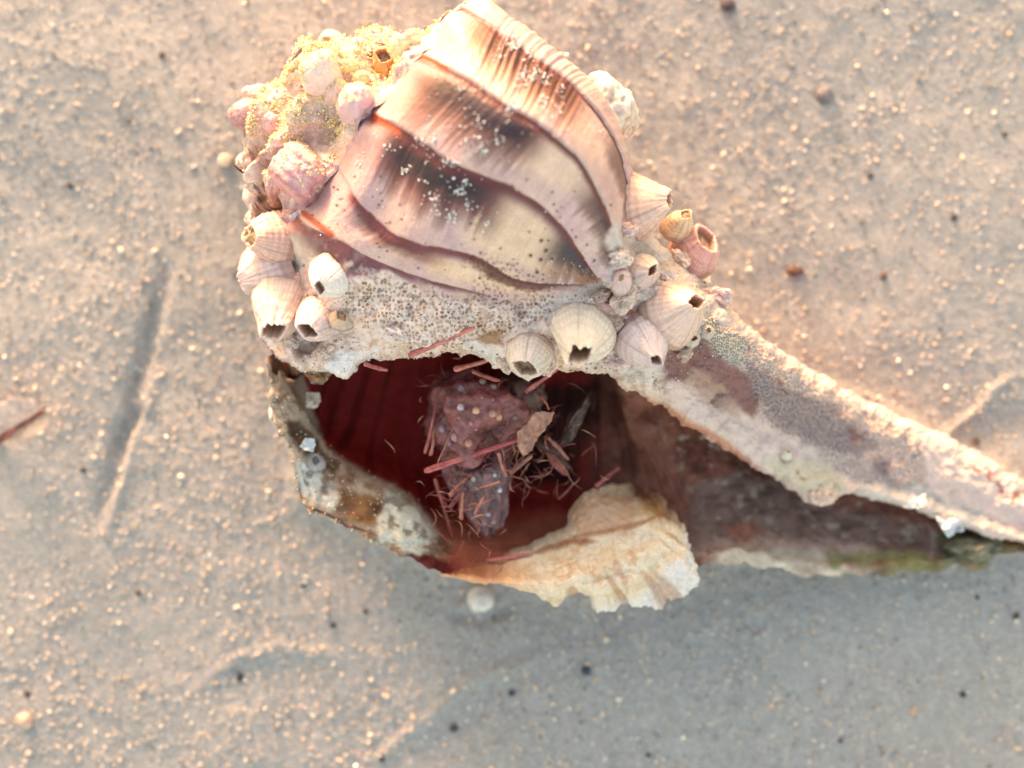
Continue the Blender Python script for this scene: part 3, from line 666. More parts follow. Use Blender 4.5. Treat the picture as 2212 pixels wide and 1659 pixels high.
BL = [
 ((604,516),(540,510),.35,60,42,"sunlit yellow-rimmed barnacle, uppermost of the left shoulder cluster",(226,192,170),.9),
 ((606,582),(520,608),.15,70,30,"long ribbed barnacle leaning out furthest to the left over the sand",(224,200,190),.6),
 ((606,646),(590,716),.6,66,34,"largest left-hand barnacle, tall with a broken brown opening facing down",(228,208,192),0),
 ((712,600),(690,622),.40,50,22,"white fan-ribbed barnacle with a sand-filled hole below the cream knob",(234,228,218),.5),
 ((684,690),(664,716),.45,50,28,"pale mauve barnacle with a wide brown diamond opening left of the small crater",(226,208,198),0),
 ((738,690),(738,682),.08,28,18,"low crater barnacle with a round brown pit beside the pitted crust",(206,188,160),.5),
 ((1376,445),(1446,432),.3,80,26,"big fluted barnacle jutting from the neck, top right of the dome",(228,196,174),.3),
 ((1462,492),(1482,462),.3,34,20,"small glowing yellow barnacle behind the big fluted one",(232,204,164),.8),
 ((1500,548),(1526,516),.35,52,36,"pink barnacle with an orange-lit open top on the right edge of the cluster",(226,180,168),.4),
 ((1385,592),(1410,584),.35,48,19,"greyish barnacle with an oval mouth in the middle of the neck cluster",(212,194,182),.2),
 ((1454,676),(1506,652),.5,76,27,"large striped barnacle with a round glowing mouth, right of the neck",(230,202,182),.2),
 ((1508,624),(1540,612),.1,50,20,"dull grey-white barnacle tucked behind the striped one",(196,194,182),.6),
 ((1260,716),(1252,768),.75,76,38,"big cream barnacle hanging over the aperture with a wide toothed mouth",(232,222,202),.1),
 ((1386,736),(1418,778),.55,60,20,"folded lilac-white barnacle with a small triangular mouth beside the big cream one",(222,208,202),.2),
 ((1494,734),(1498,730),.15,20,11,"tiny dark-mouthed barnacle under the large striped one",(206,196,180),0),
 ((1528,716),(1531,714),.12,20,10,"tiny grey ring barnacle at the start of the canal",(196,190,174),.5),
 ((1140,768),(1134,796),.35,52,34,"broken barnacle of white plates on the aperture edge",(222,212,196),.2),
 ((1306,246),(1316,214),.35,88,26,"pale worn barnacle mass peeking out behind the dome, top right",(226,208,184),1.0),
 ((1344,606),(1342,600),.18,30,12,"lumpy pinkish baby barnacle where the ridges meet",(214,192,184),.8),
 ((664,392),(630,346),.12,72,34,"dusky pink striated barnacle capped with sand on the spire",(190,140,138),1.0),
 ((778,248),(770,222),.14,56,22,"smooth pink barnacle half buried in sand near the second ridge",(208,160,150),1.0),
 ((722,214),(716,196),.1,40,14,"peach barnacle between its pink neighbours on the spire",(214,176,150),1.0),
 ((704,168),(688,142),.14,60,26,"flat-topped cream barnacle at the upper edge of the spire",(228,204,170),1.0),
 ((752,162),(746,150),.1,38,10,"rounded yellow barnacle clogged with sand",(224,200,140),1.0),
 ((832,138),(828,120),.25,36,26,"ring barnacle with a hollow brown mouth on the upper rim",(206,170,120),.2),
 ((604,900),(592,908),.1,30,16,"small white ribbed barnacle on the outside of the left lip",(218,212,204),.8),
 ((606,868),(596,864),.1,26,14,"dull tan barnacle just above the white ribbed one on the left lip",(206,188,166),.8),
 ((682,996),(682,994),.10,26,17,"translucent grey ring barnacle on the left lip",(178,176,168),.7),
 ((1700,980),(1703,976),.08,15,6,"lone cream button barnacle on the canal wall",(222,216,190),.8),
 ((1558,862),(1556,856),.08,20,8,"faint grey barnacle scar on the brown canal patch",(160,132,120),.8),
 ((642,597),(640,594),.1,14,4,"bead-sized barnacle between the white fan-ribbed and the large left ones",(222,190,174),.9),
]
Z = {17: 3.0, 7: 2.6, 8: 2.4, 11: 1.7, 25: 1.9, 26: 2.0, 0: 3.0, 1: 2.7}
for i, b in enumerate(BL):
    if i in (17, 19, 20, 21, 22, 23): continue
    barnacle(*b[:5], b[5], b[6], z=Z.get(i), seed=i + 1, ribs=[34, 28, 44, 40, 46][i % 5], squash=.8 + .15 * ((i * 7) % 3), fill=b[7],
             bulge=2.6 if i in (17,19,20,21,22,23) else [1.25, 1.5, 1.15, 1.35][i % 4], hole=(214,190,140) if i in (17,19,20,21,22,23) else ((172,140,106) if i != 27 else (110,104,98)), jag=.16 if i in (2, 12, 16, 17) else .09)
def knob(x, y, rx, ry, hz, ang, rgb, sink=.25, stri=0, seed=0, zadd=0.0, e=.62):
    p0 = surf(x, y, 4, (0, 1))[0]; c = p0 + np.array([0, 0, -sink * hz + zadd])
    nu_, nv_ = 90, 140
    a = np.linspace(.001, math.pi - .001, nu_)[:, None]; b = np.linspace(0, 2 * math.pi, nv_, endpoint=False)[None]
    pw = lambda q: np.sign(q) * np.abs(q) ** e
    X = pw(np.sin(a)) * pw(np.cos(b)); Y = pw(np.sin(a)) * pw(np.sin(b)); Zz = pw(np.cos(a)) + 0 * b
    s = 1 + .16 * fbm(X * 1.3 + seed, Y * 1.3, Zz * 1.3, seed=640 + seed) + .05 * fbm(X * 5, Y * 5, Zz * 5, seed=660 + seed)
    if stri: s = s + .018 * np.sin(Y * stri + 2 * fbm(X * 2, Y * 2, seed=670)) 
    k = KPX * (H - c[2]) / (H - ZF); tp = 1 - .22 * Zz
    x_ = X * rx * k * s * tp; y_ = Y * ry * k * s * tp; zz = Zz * hz * s + .2 * hz * X
    ca, sa = math.cos(ang), math.sin(ang)
    V = np.stack([x_ * ca - y_ * sa, x_ * sa + y_ * ca, zz], -1) + c
    col = np.zeros(V.shape); col[:] = lin(rgb)
    if stri: m_ = (.5 + .5 * np.sin(Y * stri + 2 * fbm(X * 2, Y * 2, seed=670)))[..., None] * .45; col = col * (1 - m_) + lin((132, 78, 78)) * m_
    sm_ = sstep(-.1, .35, fbm(X * 3, Y * 3, Zz * 3, seed=680 + seed) + .5 * (y_ / (ry * k)) )[..., None] * (.35 if stri else .8)
    col = col * (1 - sm_) + lin((242, 222, 186)) * sm_
    f = grid_faces(nu_, nv_, True)
    nn = np.cross(V[40, 1] - V[40, 0], V[41, 0] - V[40, 0])
    if nn @ (V[40, 0] - c) < 0: f = f[:, ::-1]
    KN.append((V, sm_[..., 0])); mesh_obj("knob", V, f, M_barn, whelk, col)
KN = []
knob(642, 366, 70, 56, .55, math.radians(-42), (214, 164, 158), .35, 15, 1, .0, .7)
knob(764, 222, 46, 46, .5, math.radians(20), (224, 184, 176), .55, 0, 2, 0, .75)
knob(720, 196, 27, 30, .45, math.radians(-10), (226, 192, 172), .55, 0, 3)
knob(690, 146, 46, 44, .5, math.radians(10), (236, 212, 190), .5, 0, 4, .0, .8)
knob(742, 148, 34, 20, .35, math.radians(10), (236, 214, 156), .6, 0, 5, .0, .9)
knob(775, 168, 26, 20, .3, 0, (232, 204, 166), .6, 0, 6)
knob(876, 90, 40, 24, .35, .5, (234, 216, 166), .6, 0, 9)
knob(588, 392, 24, 34, .35, .2, (206, 164, 150), .5, 0, 10)
# one loose barnacle behind the spire, low down near the sand
barnacle((716,96),(706,86),.25,30,14,"blurred white barnacle low down behind the spire",(232,222,200),z=1.3,seed=44,fill=.9)

# ================================================================ STEMS AND FLAKES
def stem(a, b, r, rgb, label, za=None, zb=None, bend=6, name="seaweed_twig", lift=.08):
    n = 26; m = 10; t_ = np.linspace(0, 1, n)
    za = surf(*a)[0][2] + lift if za is None else za + .3; zb = surf(*b)[0][2] + lift if zb is None else zb + .3; r *= .88; rgb = tuple(.72 * np.array(rgb) + .28 * np.array((178, 124, 106)))
    A_, B_ = W(np.array(float(a[0])), np.array(float(a[1])), np.array(float(za))), W(np.array(float(b[0])), np.array(float(b[1])), np.array(float(zb)))
    d = B_ - A_; L = np.linalg.norm(d); u, v, w = frame(d)
    off = (np.sin(t_ * math.pi) * bend * KPX)[:, None] * v
    ctr = A_ + d * t_[:, None] + off; rr = r * KPX * (1 - .35 * t_) * (1 + .28 * fbm(t_ * 7, t_ * 0 + a[0], seed=3)) * sstep(-.06, .05, t_) * sstep(1.04, .93, t_)
    ctr = ctr + (v * (.5 * rr * fbm(t_ * 5, t_ * 0 + b[0], seed=4))[:, None]) * 1.6
    th = np.linspace(0, 2 * math.pi, m, endpoint=False)
    rings = ctr[:, None] + (rr[:, None] * np.cos(th))[..., None] * u + (rr[:, None] * .75 * np.sin(th))[..., None] * v
    rings = np.concatenate([ctr[:1, None] + 0 * rings[:1], rings, ctr[-1:, None] + 0 * rings[:1]], 0)
    col = np.zeros(rings.shape); col[:] = lin(rgb)
    col *= (1 + .6 * fbm(np.linspace(0, L * 4, n + 2)[:, None], np.cos(th)[None] * 1.5, seed=int(a[0])))[..., None]; col += lin((150,110,100)) * .5 * sstep(.1, .5, fbm(np.linspace(0, L * 5, n + 2)[:, None], np.sin(th)[None] * 2, seed=int(a[1])))[..., None]
    o = mesh_obj(name, rings, grid_faces(n + 2, m, True), M_stick, None, col, origin=A_)
    tag(o, label, "seaweed twig", "red seaweed twigs caught in the shell"); return o
ST = [
 ((882,768),(1026,706),7,(206,96,88),"pink stem lying on the crusted edge above the aperture",None,None),
 ((786,786),(838,800),7,(196,96,90),"short pink stub poking from the left of the aperture edge",2.9,2.6),
 ((980,798),(1056,778),8,(188,96,84),"fat pinkish stem under the rim above the claw",2.6,2.7),
 ((1020,800),(1080,822),7,(168,76,62),"short brick-red stem touching the broken white barnacle",2.4,2.7),
 ((1132,848),(1206,796),7,(190,84,78),"straight pink stem slanting up to the big cream barnacle",2.1,2.7),
 ((916,1018),(1126,948),8.5,(176,58,62),"longest crimson stem crossing the front of the bumpy claw",2.35,2.3),
 ((940,1034),(980,1168),6,(150,52,46),"thin dark red stem dropping down left of the small claw",1.9,1.3),
 ((970,1072),(1022,1022),7,(164,82,68),"brownish stem end just below the crimson one",2.1,2.2),
 ((972,1096),(1014,1046),6,(150,62,54),"second brownish stem beneath, parallel to its neighbour",1.95,2.05),
 ((997,1122),(1001,1062),6,(170,96,78),"upright tan splinter left of the small claw",2.0,2.2),
 ((1024,1112),(1050,1066),4,(180,92,80),"fine pink splinter lying on the small claw",2.25,2.3),
 ((1027,1056),(1080,1040),5,(170,92,76),"thin tan stem framing the glassy flake from below",2.3,2.35),
 ((1077,978),(1094,1030),6,(166,92,76),"short tan stem standing right of the glassy flake",2.4,2.3),
 ((1100,1022),(1150,984),8,(140,80,66),"dull brown stem under the papery leaf",2.0,2.1),
 ((918,980),(944,866),5,(158,62,58),"red stem along the left side of the bumpy claw",2.1,2.1),
 ((930,985),(936,930),5,(170,92,80),"pale pink splinter by the lower left of the bumpy claw",2.25,2.2),
 ((1166,856),(1186,886),3.5,(168,72,64),"hair-thin red twig above the papery leaf",2.4,2.45),
 ((1183,944),(1229,994),6,(168,90,72),"tan twig right of the papery leaf",1.9,1.8),
 ((1206,1078),(1240,1042),3.5,(150,72,62),"curled rusty fibre near the ochre tongue of the lip",1.3,1.4),
 ((1286,1052),(1338,1010),8,(158,50,48),"dark red stem resting against the columella",1.3,1.4),
 ((1050,1212),(1148,1196),6,(188,92,90),"pale pink stem stuck flat on the outer lip",None,None),
 ((945,1000),(1010,862),1.6,(150,104,72),"golden hair-like fibre across the bumpy claw",2.45,2.5),
 ((1040,985),(1078,962),4,(160,52,56),"small crimson splinter tucked under the longest stem",2.15,2.2),
 ((1005,1060),(1040,1000),5,(146,58,52),"dark red stem half hidden behind the glassy flake",1.9,2.0),
]
for s_ in ST: stem(s_[0], s_[1], s_[2], s_[3], s_[4], s_[5], s_[6], bend=random.uniform(-15, 15))
def flake(name, pts, z, rgb, label, cat, tilt=(0, 0), thick=.02, amp=.08, mat=None, group=None, alpha=False, seed=0):
    pts = np.array(pts, float); c = pts.mean(0); n = 90
    if name in ('dry_leaf', 'weed_flake', 'glassy_flake'): z = z + .3
    L = np.r_[pts, pts[:1]]; seg = np.r_[0, np.cumsum(np.hypot(*np.diff(L, axis=0).T))]
    q = np.linspace(0, seg[-1], n, endpoint=False); bxx = np.interp(q, seg, L[:, 0]); byy = np.interp(q, seg, L[:, 1])
    jg = fbm(q / 9, q * 0, seed=800 + seed) * 2.5
    rad = np.linspace(0.02, 1, 14); vx = c[0] + (bxx[None] + jg - c[0]) * rad[:, None]; vy = c[1] + (byy[None] + jg - c[1]) * rad[:, None]
    zz = z + tilt[0] * (vx - c[0]) / 60 + tilt[1] * (vy - c[1]) / 60 + amp * fbm(vx / 22, vy / 22, seed=810 + seed)
    top = W(vx, vy, zz); bot = W(vx, vy, zz - thick)[::-1]
    V = np.concatenate([top, bot], 0)
    col = np.zeros(V.shape); col[:] = lin(rgb); col *= (1 + .35 * fbm(V[..., 0] * 9, V[..., 1] * 9, seed=820 + seed))[..., None]
    f = grid_faces(28, n, True)
    nn = np.cross(top[6, 1] - top[6, 0], top[7, 0] - top[6, 0])
    if nn[2] < 0: f = f[:, ::-1]
    o = mesh_obj(name, V, f, mat or M_crust, None, col, origin=V[0, 0])
    return tag(o, label, cat, group)
flake("dry_leaf", [(1156,889),(1199,889),(1188,916),(1176,930),(1162,947),(1150,970),(1130,988),(1119,966),(1116,934),(1136,918)], 2.55, (176,132,106),
      "papery tan leaf scrap with a ragged edge wedged right of the claw", "leaf", (.15, -.1), .02, .12)
flake("weed_flake", [(1179,978),(1196,980),(1222,1010),(1232,1030),(1215,1026),(1190,1004)], 1.9, (146,84,66), "narrow rusty weed flake below the tan twig", "weed flake", (-.1, .1), seed=2)
flake("glassy_flake", [(1012,1048),(1024,1018),(1062,1010),(1082,1020),(1078,1044),(1040,1058),(1016,1062)], 2.25, (120,92,90), "brown glassy flake framed by thin stems above the small claw", "weed flake", (0, .05), seed=3, mat=M_claw)
flake("shell_chip", [(645,964),(660,946),(678,946),(683,962),(676,976),(660,974)], 2.5, (172,182,180), "blue-grey shell chip stuck on the left lip", "shell chip", seed=4, mat=M_barn)
flake("shell_chip", [(624,468),(640,458),(652,452),(650,462),(634,476),(624,478)], 3.35, (214,192,180), "long pale shell chip beside the orange tip of the lowest ridge", "shell chip", seed=5, mat=M_barn)
flake("shell_chip", [(1204,112),(1228,114),(1226,122),(1206,124)], 4.1, (232,214,184), "tiny bright chip on the upper edge of the dome", "shell chip", seed=6, mat=M_barn)
flake("shell_chip", [(1950,1096),(1975,1074),(2003,1066),(2000,1090),(1985,1100)], 1.75, (224,216,200), "cream chip lying on the lower edge of the canal", "shell chip", seed=7, mat=M_barn, amp=.15, thick=.1)
flake("shell_chip", [(2020,1116),(2075,1122),(2084,1146),(2062,1150),(2050,1164),(2034,1142)], 1.2, (196,200,196), "bluish-white chip hanging in the mouth of the canal tip", "shell chip", seed=8, mat=M_barn, amp=.2, thick=.1)
flake("shell_chip", [(700,775),(718,806),(700,830),(672,828),(664,800)], 2.3, (200,186,158), "greenish cream lump inside the top left corner of the aperture", "shell chip", seed=9, mat=M_crust, amp=.2, thick=.3)
flake("shell_chip", [(662,846),(690,848),(694,868),(680,884),(660,880)], 2.15, (204,192,164), "lower pale lump inside the top left corner of the aperture", "shell chip", seed=10, mat=M_crust, amp=.2, thick=.25)
flake("shell_chip", [(655,806),(690,808),(712,812),(700,824),(670,822)], 2.55, (150,108,66), "brown bean-shaped scrap under the white lobe of the aperture edge", "shell chip", seed=11, mat=M_crust, amp=.15, thick=.15)

# ================================================================ CLAW
crab = None
def blob(name, ctr, z, rx, ry, rz, ang, rgb, parent, mat, amp=.1, seed=0, taper=0.0, org=None):
    nu_, nv_ = 60, 90
    if parent is crab: z = z + .3
    a = np.linspace(0.001, math.pi - .001, nu_)[:, None]; b = np.linspace(0, 2 * math.pi, nv_, endpoint=False)[None]
    X = np.cos(a) + 0 * b; Y = np.sin(a) * np.cos(b); Zz = np.sin(a) * np.sin(b)
    tp = 1 - taper * X
    n1 = fbm(X * 1.6 + seed, Y * 1.6, Zz * 1.6, seed=700 + seed); n2 = fbm(X * 6, Y * 6, Zz * 6, seed=720 + seed)
    s = 1 + amp * n1 * 1.6 + amp * .35 * n2
    k = KPX * (H - z) / (H - ZF)
    x = X * rx * k * s; y = Y * ry * k * s * tp; zz = Zz * rz * s * tp
    ca, sa = math.cos(ang), math.sin(ang)
    c = W(np.array(float(ctr[0])), np.array(float(ctr[1])), np.array(float(z)))
    V = np.stack([c[0] + x * ca - y * sa, c[1] + x * sa + y * ca, c[2] + zz], -1)
    col = np.zeros(V.shape); col[:] = lin(rgb); col *= (1 + .7 * n2 + .3 * n1)[..., None]
    col = np.clip(col, 0.002, 1)
    f = grid_faces(nu_, nv_, True)
    nn = np.cross(V[30, 1] - V[30, 0], V[31, 0] - V[30, 0])
    if nn @ (V[30, 0] - c) < 0: f = f[:, ::-1]
    return mesh_obj(name, V - (0 if org is None else org), f, mat, parent, col), c, V
blob("apex", (540, 248), 2.5, 46, 33, .40, math.radians(10), (206,156,146), whelk, M_barn, .06, 11)
blob("knob", (592, 268), 2.9, 34, 27, .32, math.radians(-20), (220,172,162), whelk, M_barn, .08, 12)
blob("knob", (600, 430), 2.7, 22, 17, .2, .3, (198,150,120), whelk, M_barn, .12, 13)
blob("canal_end", (2104, 1186), .5, 58, 28, .34, math.radians(8), (112,108,84), whelk, M_crust, .3, 14)
cc_ = W(np.array(1030.), np.array(920.), np.array(1.5))
crab = empty("crab_claw", tuple(cc_ * S))
tag(crab, "dark red bumpy crab claw with pale beads wedged in the middle of the aperture", "crab claw")
_, c1, VB = blob("palm", (1030, 900), 1.45, 122, 98, 1.0, math.radians(34), (142,82,80), crab, M_claw, .3, 1, .2, cc_)
_, c2, VF = blob("finger", (1046, 1060), 1.45, 104, 62, .65, math.radians(-80), (124,86,88), crab, M_claw, .3, 2, .5, cc_)
blob("wrist", (1120, 850), 1.5, 62, 52, .5, math.radians(10), (104,70,62), crab, M_claw, .2, 3, 0, cc_)
vbx, vby = PX(VB); vfx, vfy = PX(VF)
def tub(vx, vy, r, rgb, X, Y, VV, seed):
    d = (X - vx) ** 2 + (Y - vy) ** 2; m = d < 90
    if not m.any(): return
    pts_ = VV[m]; p = pts_[np.argmax(pts_[:, 2])]
    a = np.linspace(0.01, math.pi - .01, 10)[:, None]; b = np.linspace(0, 2 * math.pi, 14, endpoint=False)[None]
    rr = r * KPX
    V = np.stack([np.sin(a) * np.cos(b), np.sin(a) * np.sin(b), np.cos(a) + 0 * b], -1) * rr * (1 + .12 * fbm(a * 2 + seed, b * 1.0, seed=seed)[..., None]) + p - cc_
    col = np.zeros(V.shape); col[:] = lin(rgb)
    mesh_obj("tubercle", V, grid_faces(10, 14, True, flip=False), M_claw, crab, col)
for i, (x_, y_, r_, c_) in enumerate([(990,873,9,(196,176,176)),(1021,882,9,(214,160,130)),(1057,893,9,(204,150,128)),(1087,903,8,(216,164,124)),(984,905,6,(170,112,112)),
    (1016,918,5,(176,124,140)),(1031,932,5,(176,124,140)),(948,932,9,(170,134,140)),(977,949,11,(186,142,142)),(1010,962,9,(190,132,110)),(1042,816,9,(180,140,124)),
    (1068,828,9,(176,146,140)),(994,830,9,(140,116,120)),(1110,908,8,(150,116,116)),(1044,855,4,(170,120,124)),(1070,862,4,(170,120,124)),(965,960,6,(160,120,130)),(1098,875,5,(150,110,110))]):
    tub(x_, y_, r_, c_, vbx, vby, VB, i)
for i, (x_, y_, r_, c_) in enumerate([(1081,1064,7,(206,204,212)),(1028,1040,6,(180,160,164)),(1075,1030,5,(210,204,206)),(1060,1118,6,(170,160,172)),(1062,1132,6,(170,150,152)),(1044,1140,5,(150,126,136))]):
    tub(x_, y_, r_, c_, vfx, vfy, VF, 40 + i)
blob("leg_tip", (1245, 905), 1.6, 58, 14, .16, math.radians(62), (92,66,56), crab, M_claw, .35, 5, 0, cc_)
blob("leg_tip", (1190, 975), 1.5, 48, 12, .14, math.radians(-40), (104,64,52), crab, M_claw, .35, 6, 0, cc_)

def fibres(name, n, region, zr, r, rgbs, mat, label, parent=None, org=None, seed=1, L=(.15, .5)):
    g = np.random.default_rng(seed); Vs, Fs, Cs = [], [], []; off = 0
    for i in range(n):
        x = g.normal(region[0], region[2]); y = g.normal(region[1], region[3]); c = W(np.array(x), np.array(y), np.array(g.uniform(*zr)))
        d = g.normal(size=3); d[2] *= .5; d /= np.linalg.norm(d); cu = g.normal(size=3) * .5; ln = g.uniform(*L); t_ = np.linspace(-.5, .5, 8)[:, None]
        ctr = c + d * t_ * ln + cu * (t_ ** 2) * ln; u, v, w = frame(d); rr = (g.uniform(*r) * (1 - 1.6 * np.abs(t_)))
        th = np.linspace(0, 2 * math.pi, 5, endpoint=False)
        V = ctr[:, None] + (rr * np.cos(th))[..., None] * u + (rr * np.sin(th))[..., None] * v
        Vs.append(V.reshape(-1, 3)); Fs.append(grid_faces(8, 5, True) + off); off += 40
        c_ = np.zeros((40, 3)); c_[:] = lin(rgbs[g.integers(len(rgbs))]); Cs.append(c_)
    V = np.concatenate(Vs) - (0 if org is None else org)
    o = mesh_obj(name, V, np.concatenate(Fs), mat, parent, np.concatenate(Cs)); o["kind"] = "stuff"
    if label: o["label"] = label
    return o
RB = [(150,70,66),(120,52,50),(176,112,92),(98,50,46),(190,130,104)]
fibres("bristles", 170, (1030, 960, 62, 90), (2.2, 2.65), (.006, .014), RB, M_stick, None, crab, cc_, 5, (.12, .4))
fibres("weed_fibres", 150, (1140, 960, 60, 60), (1.5, 2.6), (.006, .016), RB, M_stick, "tangle of frayed rusty weed fibres round the claw", None, None, 6)
fibres("weed_fibres", 60, (1010, 1080, 40, 50), (2.2, 2.7), (.006, .016), RB, M_stick, "short frayed weed fibres lying over the lower claw", None, None, 7)
# ================================================================ GRAINS ON THE SHELL (nobody could count them)
ICO_V = np.array([(0,0,1),(.894,0,.447),(.276,.851,.447),(-.724,.526,.447),(-.724,-.526,.447),(.276,-.851,.447),(.724,.526,-.447),(-.276,.851,-.447),(-.894,0,-.447),(-.276,-.851,-.447),(.724,-.526,-.447),(0,0,-1)])
ICO_F = np.array([(0,1,2),(0,2,3),(0,3,4),(0,4,5),(0,5,1),(1,6,2),(2,7,3),(3,8,4),(4,9,5),(5,10,1),(2,6,7),(3,7,8),(4,8,9),(5,9,10),(1,10,6),(11,7,6),(11,8,7),(11,9,8),(11,10,9),(11,6,10)])
def grains(name, pos, rad, cols, mat, label, parent=None, cat=None, smooth=False):
    n = len(pos); a = RNG.normal(size=(n, 3, 3)); q, _ = np.linalg.qr(a)
    sc = RNG.uniform(.55, 1.25, (n, 1, 3)); dist = 1 + RNG.uniform(-.22, .22, (n, 12, 1))
    V = (ICO_V[None] * dist * sc) @ q * np.asarray(rad)[:, None, None] + np.asarray(pos)[:, None, :]
    F = ICO_F[None] + (np.arange(n) * 12)[:, None, None]
    det = np.linalg.det(q) < 0; F = np.where(det[:, None, None], F[..., ::-1], F)
    col = np.repeat(np.asarray(cols)[:, None, :], 12, 1)
    o = mesh_obj(name, V.reshape(-1, 3), F.reshape(-1, 3), mat, parent, col, smooth=smooth)
    return tag(o, label, cat, None, "stuff")
cl = [(990,700,12),(940,705,8),(880,650,3),(882,690,3),(852,770,3),(905,855,14),(1000,820,9),(1040,800,8),(1030,830,8),(910,922,6),(980,930,10),(1050,890,8),(970,965,4),(1130,960,6),(1110,650,10),(1112,625,7),(1040,612,6),
      (1090,535,5),(1232,472,10),(1180,600,8),(1380,435,14),(1400,350,10),(1330,330,10),(1300,345,8),(1260,200,16),(1230,170,8),(1460,392,6),(1390,480,6),(1270,380,8),(1010,382,6),(1100,365,5),(1180,235,6),(1320,240,10),(1350,300,10),(1240,440,6),(1640,560,2),(780,730,6),(580,700,4),(1450,470,7),(1290,310,8),(840,610,10),(900,600,8),(700,650,6)]
pos, rad, cols = [], [], []
for (cx_, cy_, n_) in cl:
    for _ in range(int(n_ * 1.5)):
        vx, vy = 484 + .5 * cx_ + random.gauss(0, 7), .5 * cy_ + random.gauss(0, 7)
        p, n = surf(vx, vy, 4, (0,)); r = random.uniform(.008, .024)
        pos.append(p + n * r * .7); rad.append(r); cols.append(lin(random.choice([(236,230,226),(226,214,206),(240,236,232),(210,196,190)])))
for _ in range(170):
    vx, vy = random.gauss(1030, 150), random.gauss(330, 110)
    if vy < 20 or vx > 1290: continue
    p, n = surf(vx, vy, 4, (0,)); r = random.uniform(.006, .018)
    pos.append(p + n * r * .5); rad.append(r); cols.append(lin((228,212,204)))
grains("white_sand_grains", pos, rad, cols, M_grain, "scattered white quartz grains dusting the brown ridges of the dome")
# sand packed over the spire, yellow of its sunlit highlights put into the colour
pos, rad, cols = [], [], []
for KV, km in KN:
    KV = KV.reshape(-1, 3); ww = (km.ravel() ** 2) * (KV[:, 2] > KV[:, 2].mean()); ww = ww / ww.sum()
    for j in RNG.choice(len(KV), 260, p=ww):
        r = random.uniform(.008, .022); pos.append(KV[j] + RNG.normal(size=3) * .008); rad.append(r); cols.append(lin(random.choice([(236,210,160),(240,216,168),(244,228,194)])))
fl = SP[rs < 7.3]; fn = NS[rs < 7.3]; ft = T2[rs < 7.3]; fr2 = R2_[rs < 7.3]
fx_, fy_ = PX(fl)
dens = sstep(-.25, .25, fbm(fx_ / 40, fy_ / 40, seed=901) + .35 * sstep(2.4, 4, fr2) - .1) * sstep(.02, .16, ft) * sstep(.97, .88, ft) * sstep(1.6, 2.6, fr2)
w_ = (dens * np.linalg.norm(np.cross(np.gradient(fl, axis=0), np.gradient(fl, axis=1)), axis=-1)).ravel(); w_ /= w_.sum()
for j in RNG.choice(len(w_), 8000, p=w_):
    r = random.uniform(.008, .022) * (1.6 if random.random() < .05 else 1)
    pos.append(fl.reshape(-1, 3)[j] + fn.reshape(-1, 3)[j] * random.uniform(-.3, 1.4) * r + RNG.normal(size=3) * .015); rad.append(r)
    cols.append(lin(random.choice([(244,220,152),(246,224,162),(236,204,138),(246,230,196),(224,190,136)])))
grains("packed_sand", pos, rad, cols, M_grit, "sun-yellow tinted wet sand packed between the spire barnacles")
# loose grit along the crusted rims
pos, rad, cols = [], [], []
for _ in range(2600):
    u_ = random.random()
    if u_ < .45: vx, vy, wh = random.uniform(620, 1330), random.uniform(640, 810), (0,)
    elif u_ < .7: vx, vy, wh = random.uniform(1180, 1560), random.uniform(560, 830), (0,)
    else: vx, vy, wh = random.uniform(580, 930), random.uniform(850, 1190), (2,)
    p, n = surf(vx, vy, 4, wh)
    if wh == (2,) and p[2] < 1.5: continue
    r = random.uniform(.006, .017)
    pos.append(p + n * r * .4); rad.append(r)
    cols.append(lin(random.choice([(226,214,194),(206,184,154),(180,150,116),(120,90,66),(238,232,224)])))
grains("crust_grit", pos, rad, cols, M_grit, "fine pale and brown grit on the crusted rims")

# ================================================================ SAND
def axis(lo, hi, st, far):
    mid = np.arange(lo, hi + 1e-6, st); g = []; v = hi; s = st
    while v < far: s *= 1.22; v += s; g.append(v)
    g2 = []; v = lo; s = st
    while v > -far: s *= 1.22; v -= s; g2.append(v)
    return np.r_[g2[::-1], mid, g]
gx = axis(-11.2, 11.2, .034, 400); gy = axis(-8.6, 8.6, .034, 400)
GX, GY = np.meshgrid(gx, gy, indexing='ij')
k0 = KPX * H / (H - ZF)
gvx, gvy = GX / k0 + 1106, 829.5 - GY / k0
near = sstep(30, 14, np.hypot(GX, GY))
z = .07 * fbm(GX / 3, GY / 3, seed=1001) + .03 * fbm(GX / .9, GY / .9, seed=1002)
rough_m = .55 + .45 * sstep(-.3, .35, fbm(GX / 1.6, GY / 1.6, seed=1003)) - .42 * sstep(-.2, .4, fbm(GX / 5 + 3, GY / 5, seed=1005))
sp = fbm(GX / .12, GY / .12, seed=1004, n=3)
z += near * rough_m * (.018 * sstep(.22, .7, sp) + .006 * sp)
def ridge(pts, w, a, side=0, asym=1.0):
    global z
    d, s, f = pseg(gvx + 10 * fbm(GX / .5, GY / .5, seed=55), gvy + 10 * fbm(GX / .5, GY / .5, seed=56), pts)
    tp = np.clip(6 * f * (1 - f), 0, 1)
    if side == 0: z = z + a * tp * np.exp(-(d / w) ** 2)
    else: z = z + a * tp * np.where(s * side > 0, np.exp(-(d / (w * asym)) ** 2), np.exp(-(d / w) ** 2))
ridge([(372,545),(345,640),(322,720),(300,800),(285,900),(262,960),(240,1030),(215,1100),(200,1160)], 17, -.13)
ridge([(345,790),(318,870),(288,950),(262,1030),(243,1100),(222,1165)], 13, .055)
ridge([(300,870),(270,940),(250,1000)], 22, -.08)
ridge([(10,960),(50,920),(100,880)], 20, -.10)
ridge([(420,1500),(470,1455),(520,1415),(600,1400),(700,1410),(760,1440)], 15, .04)
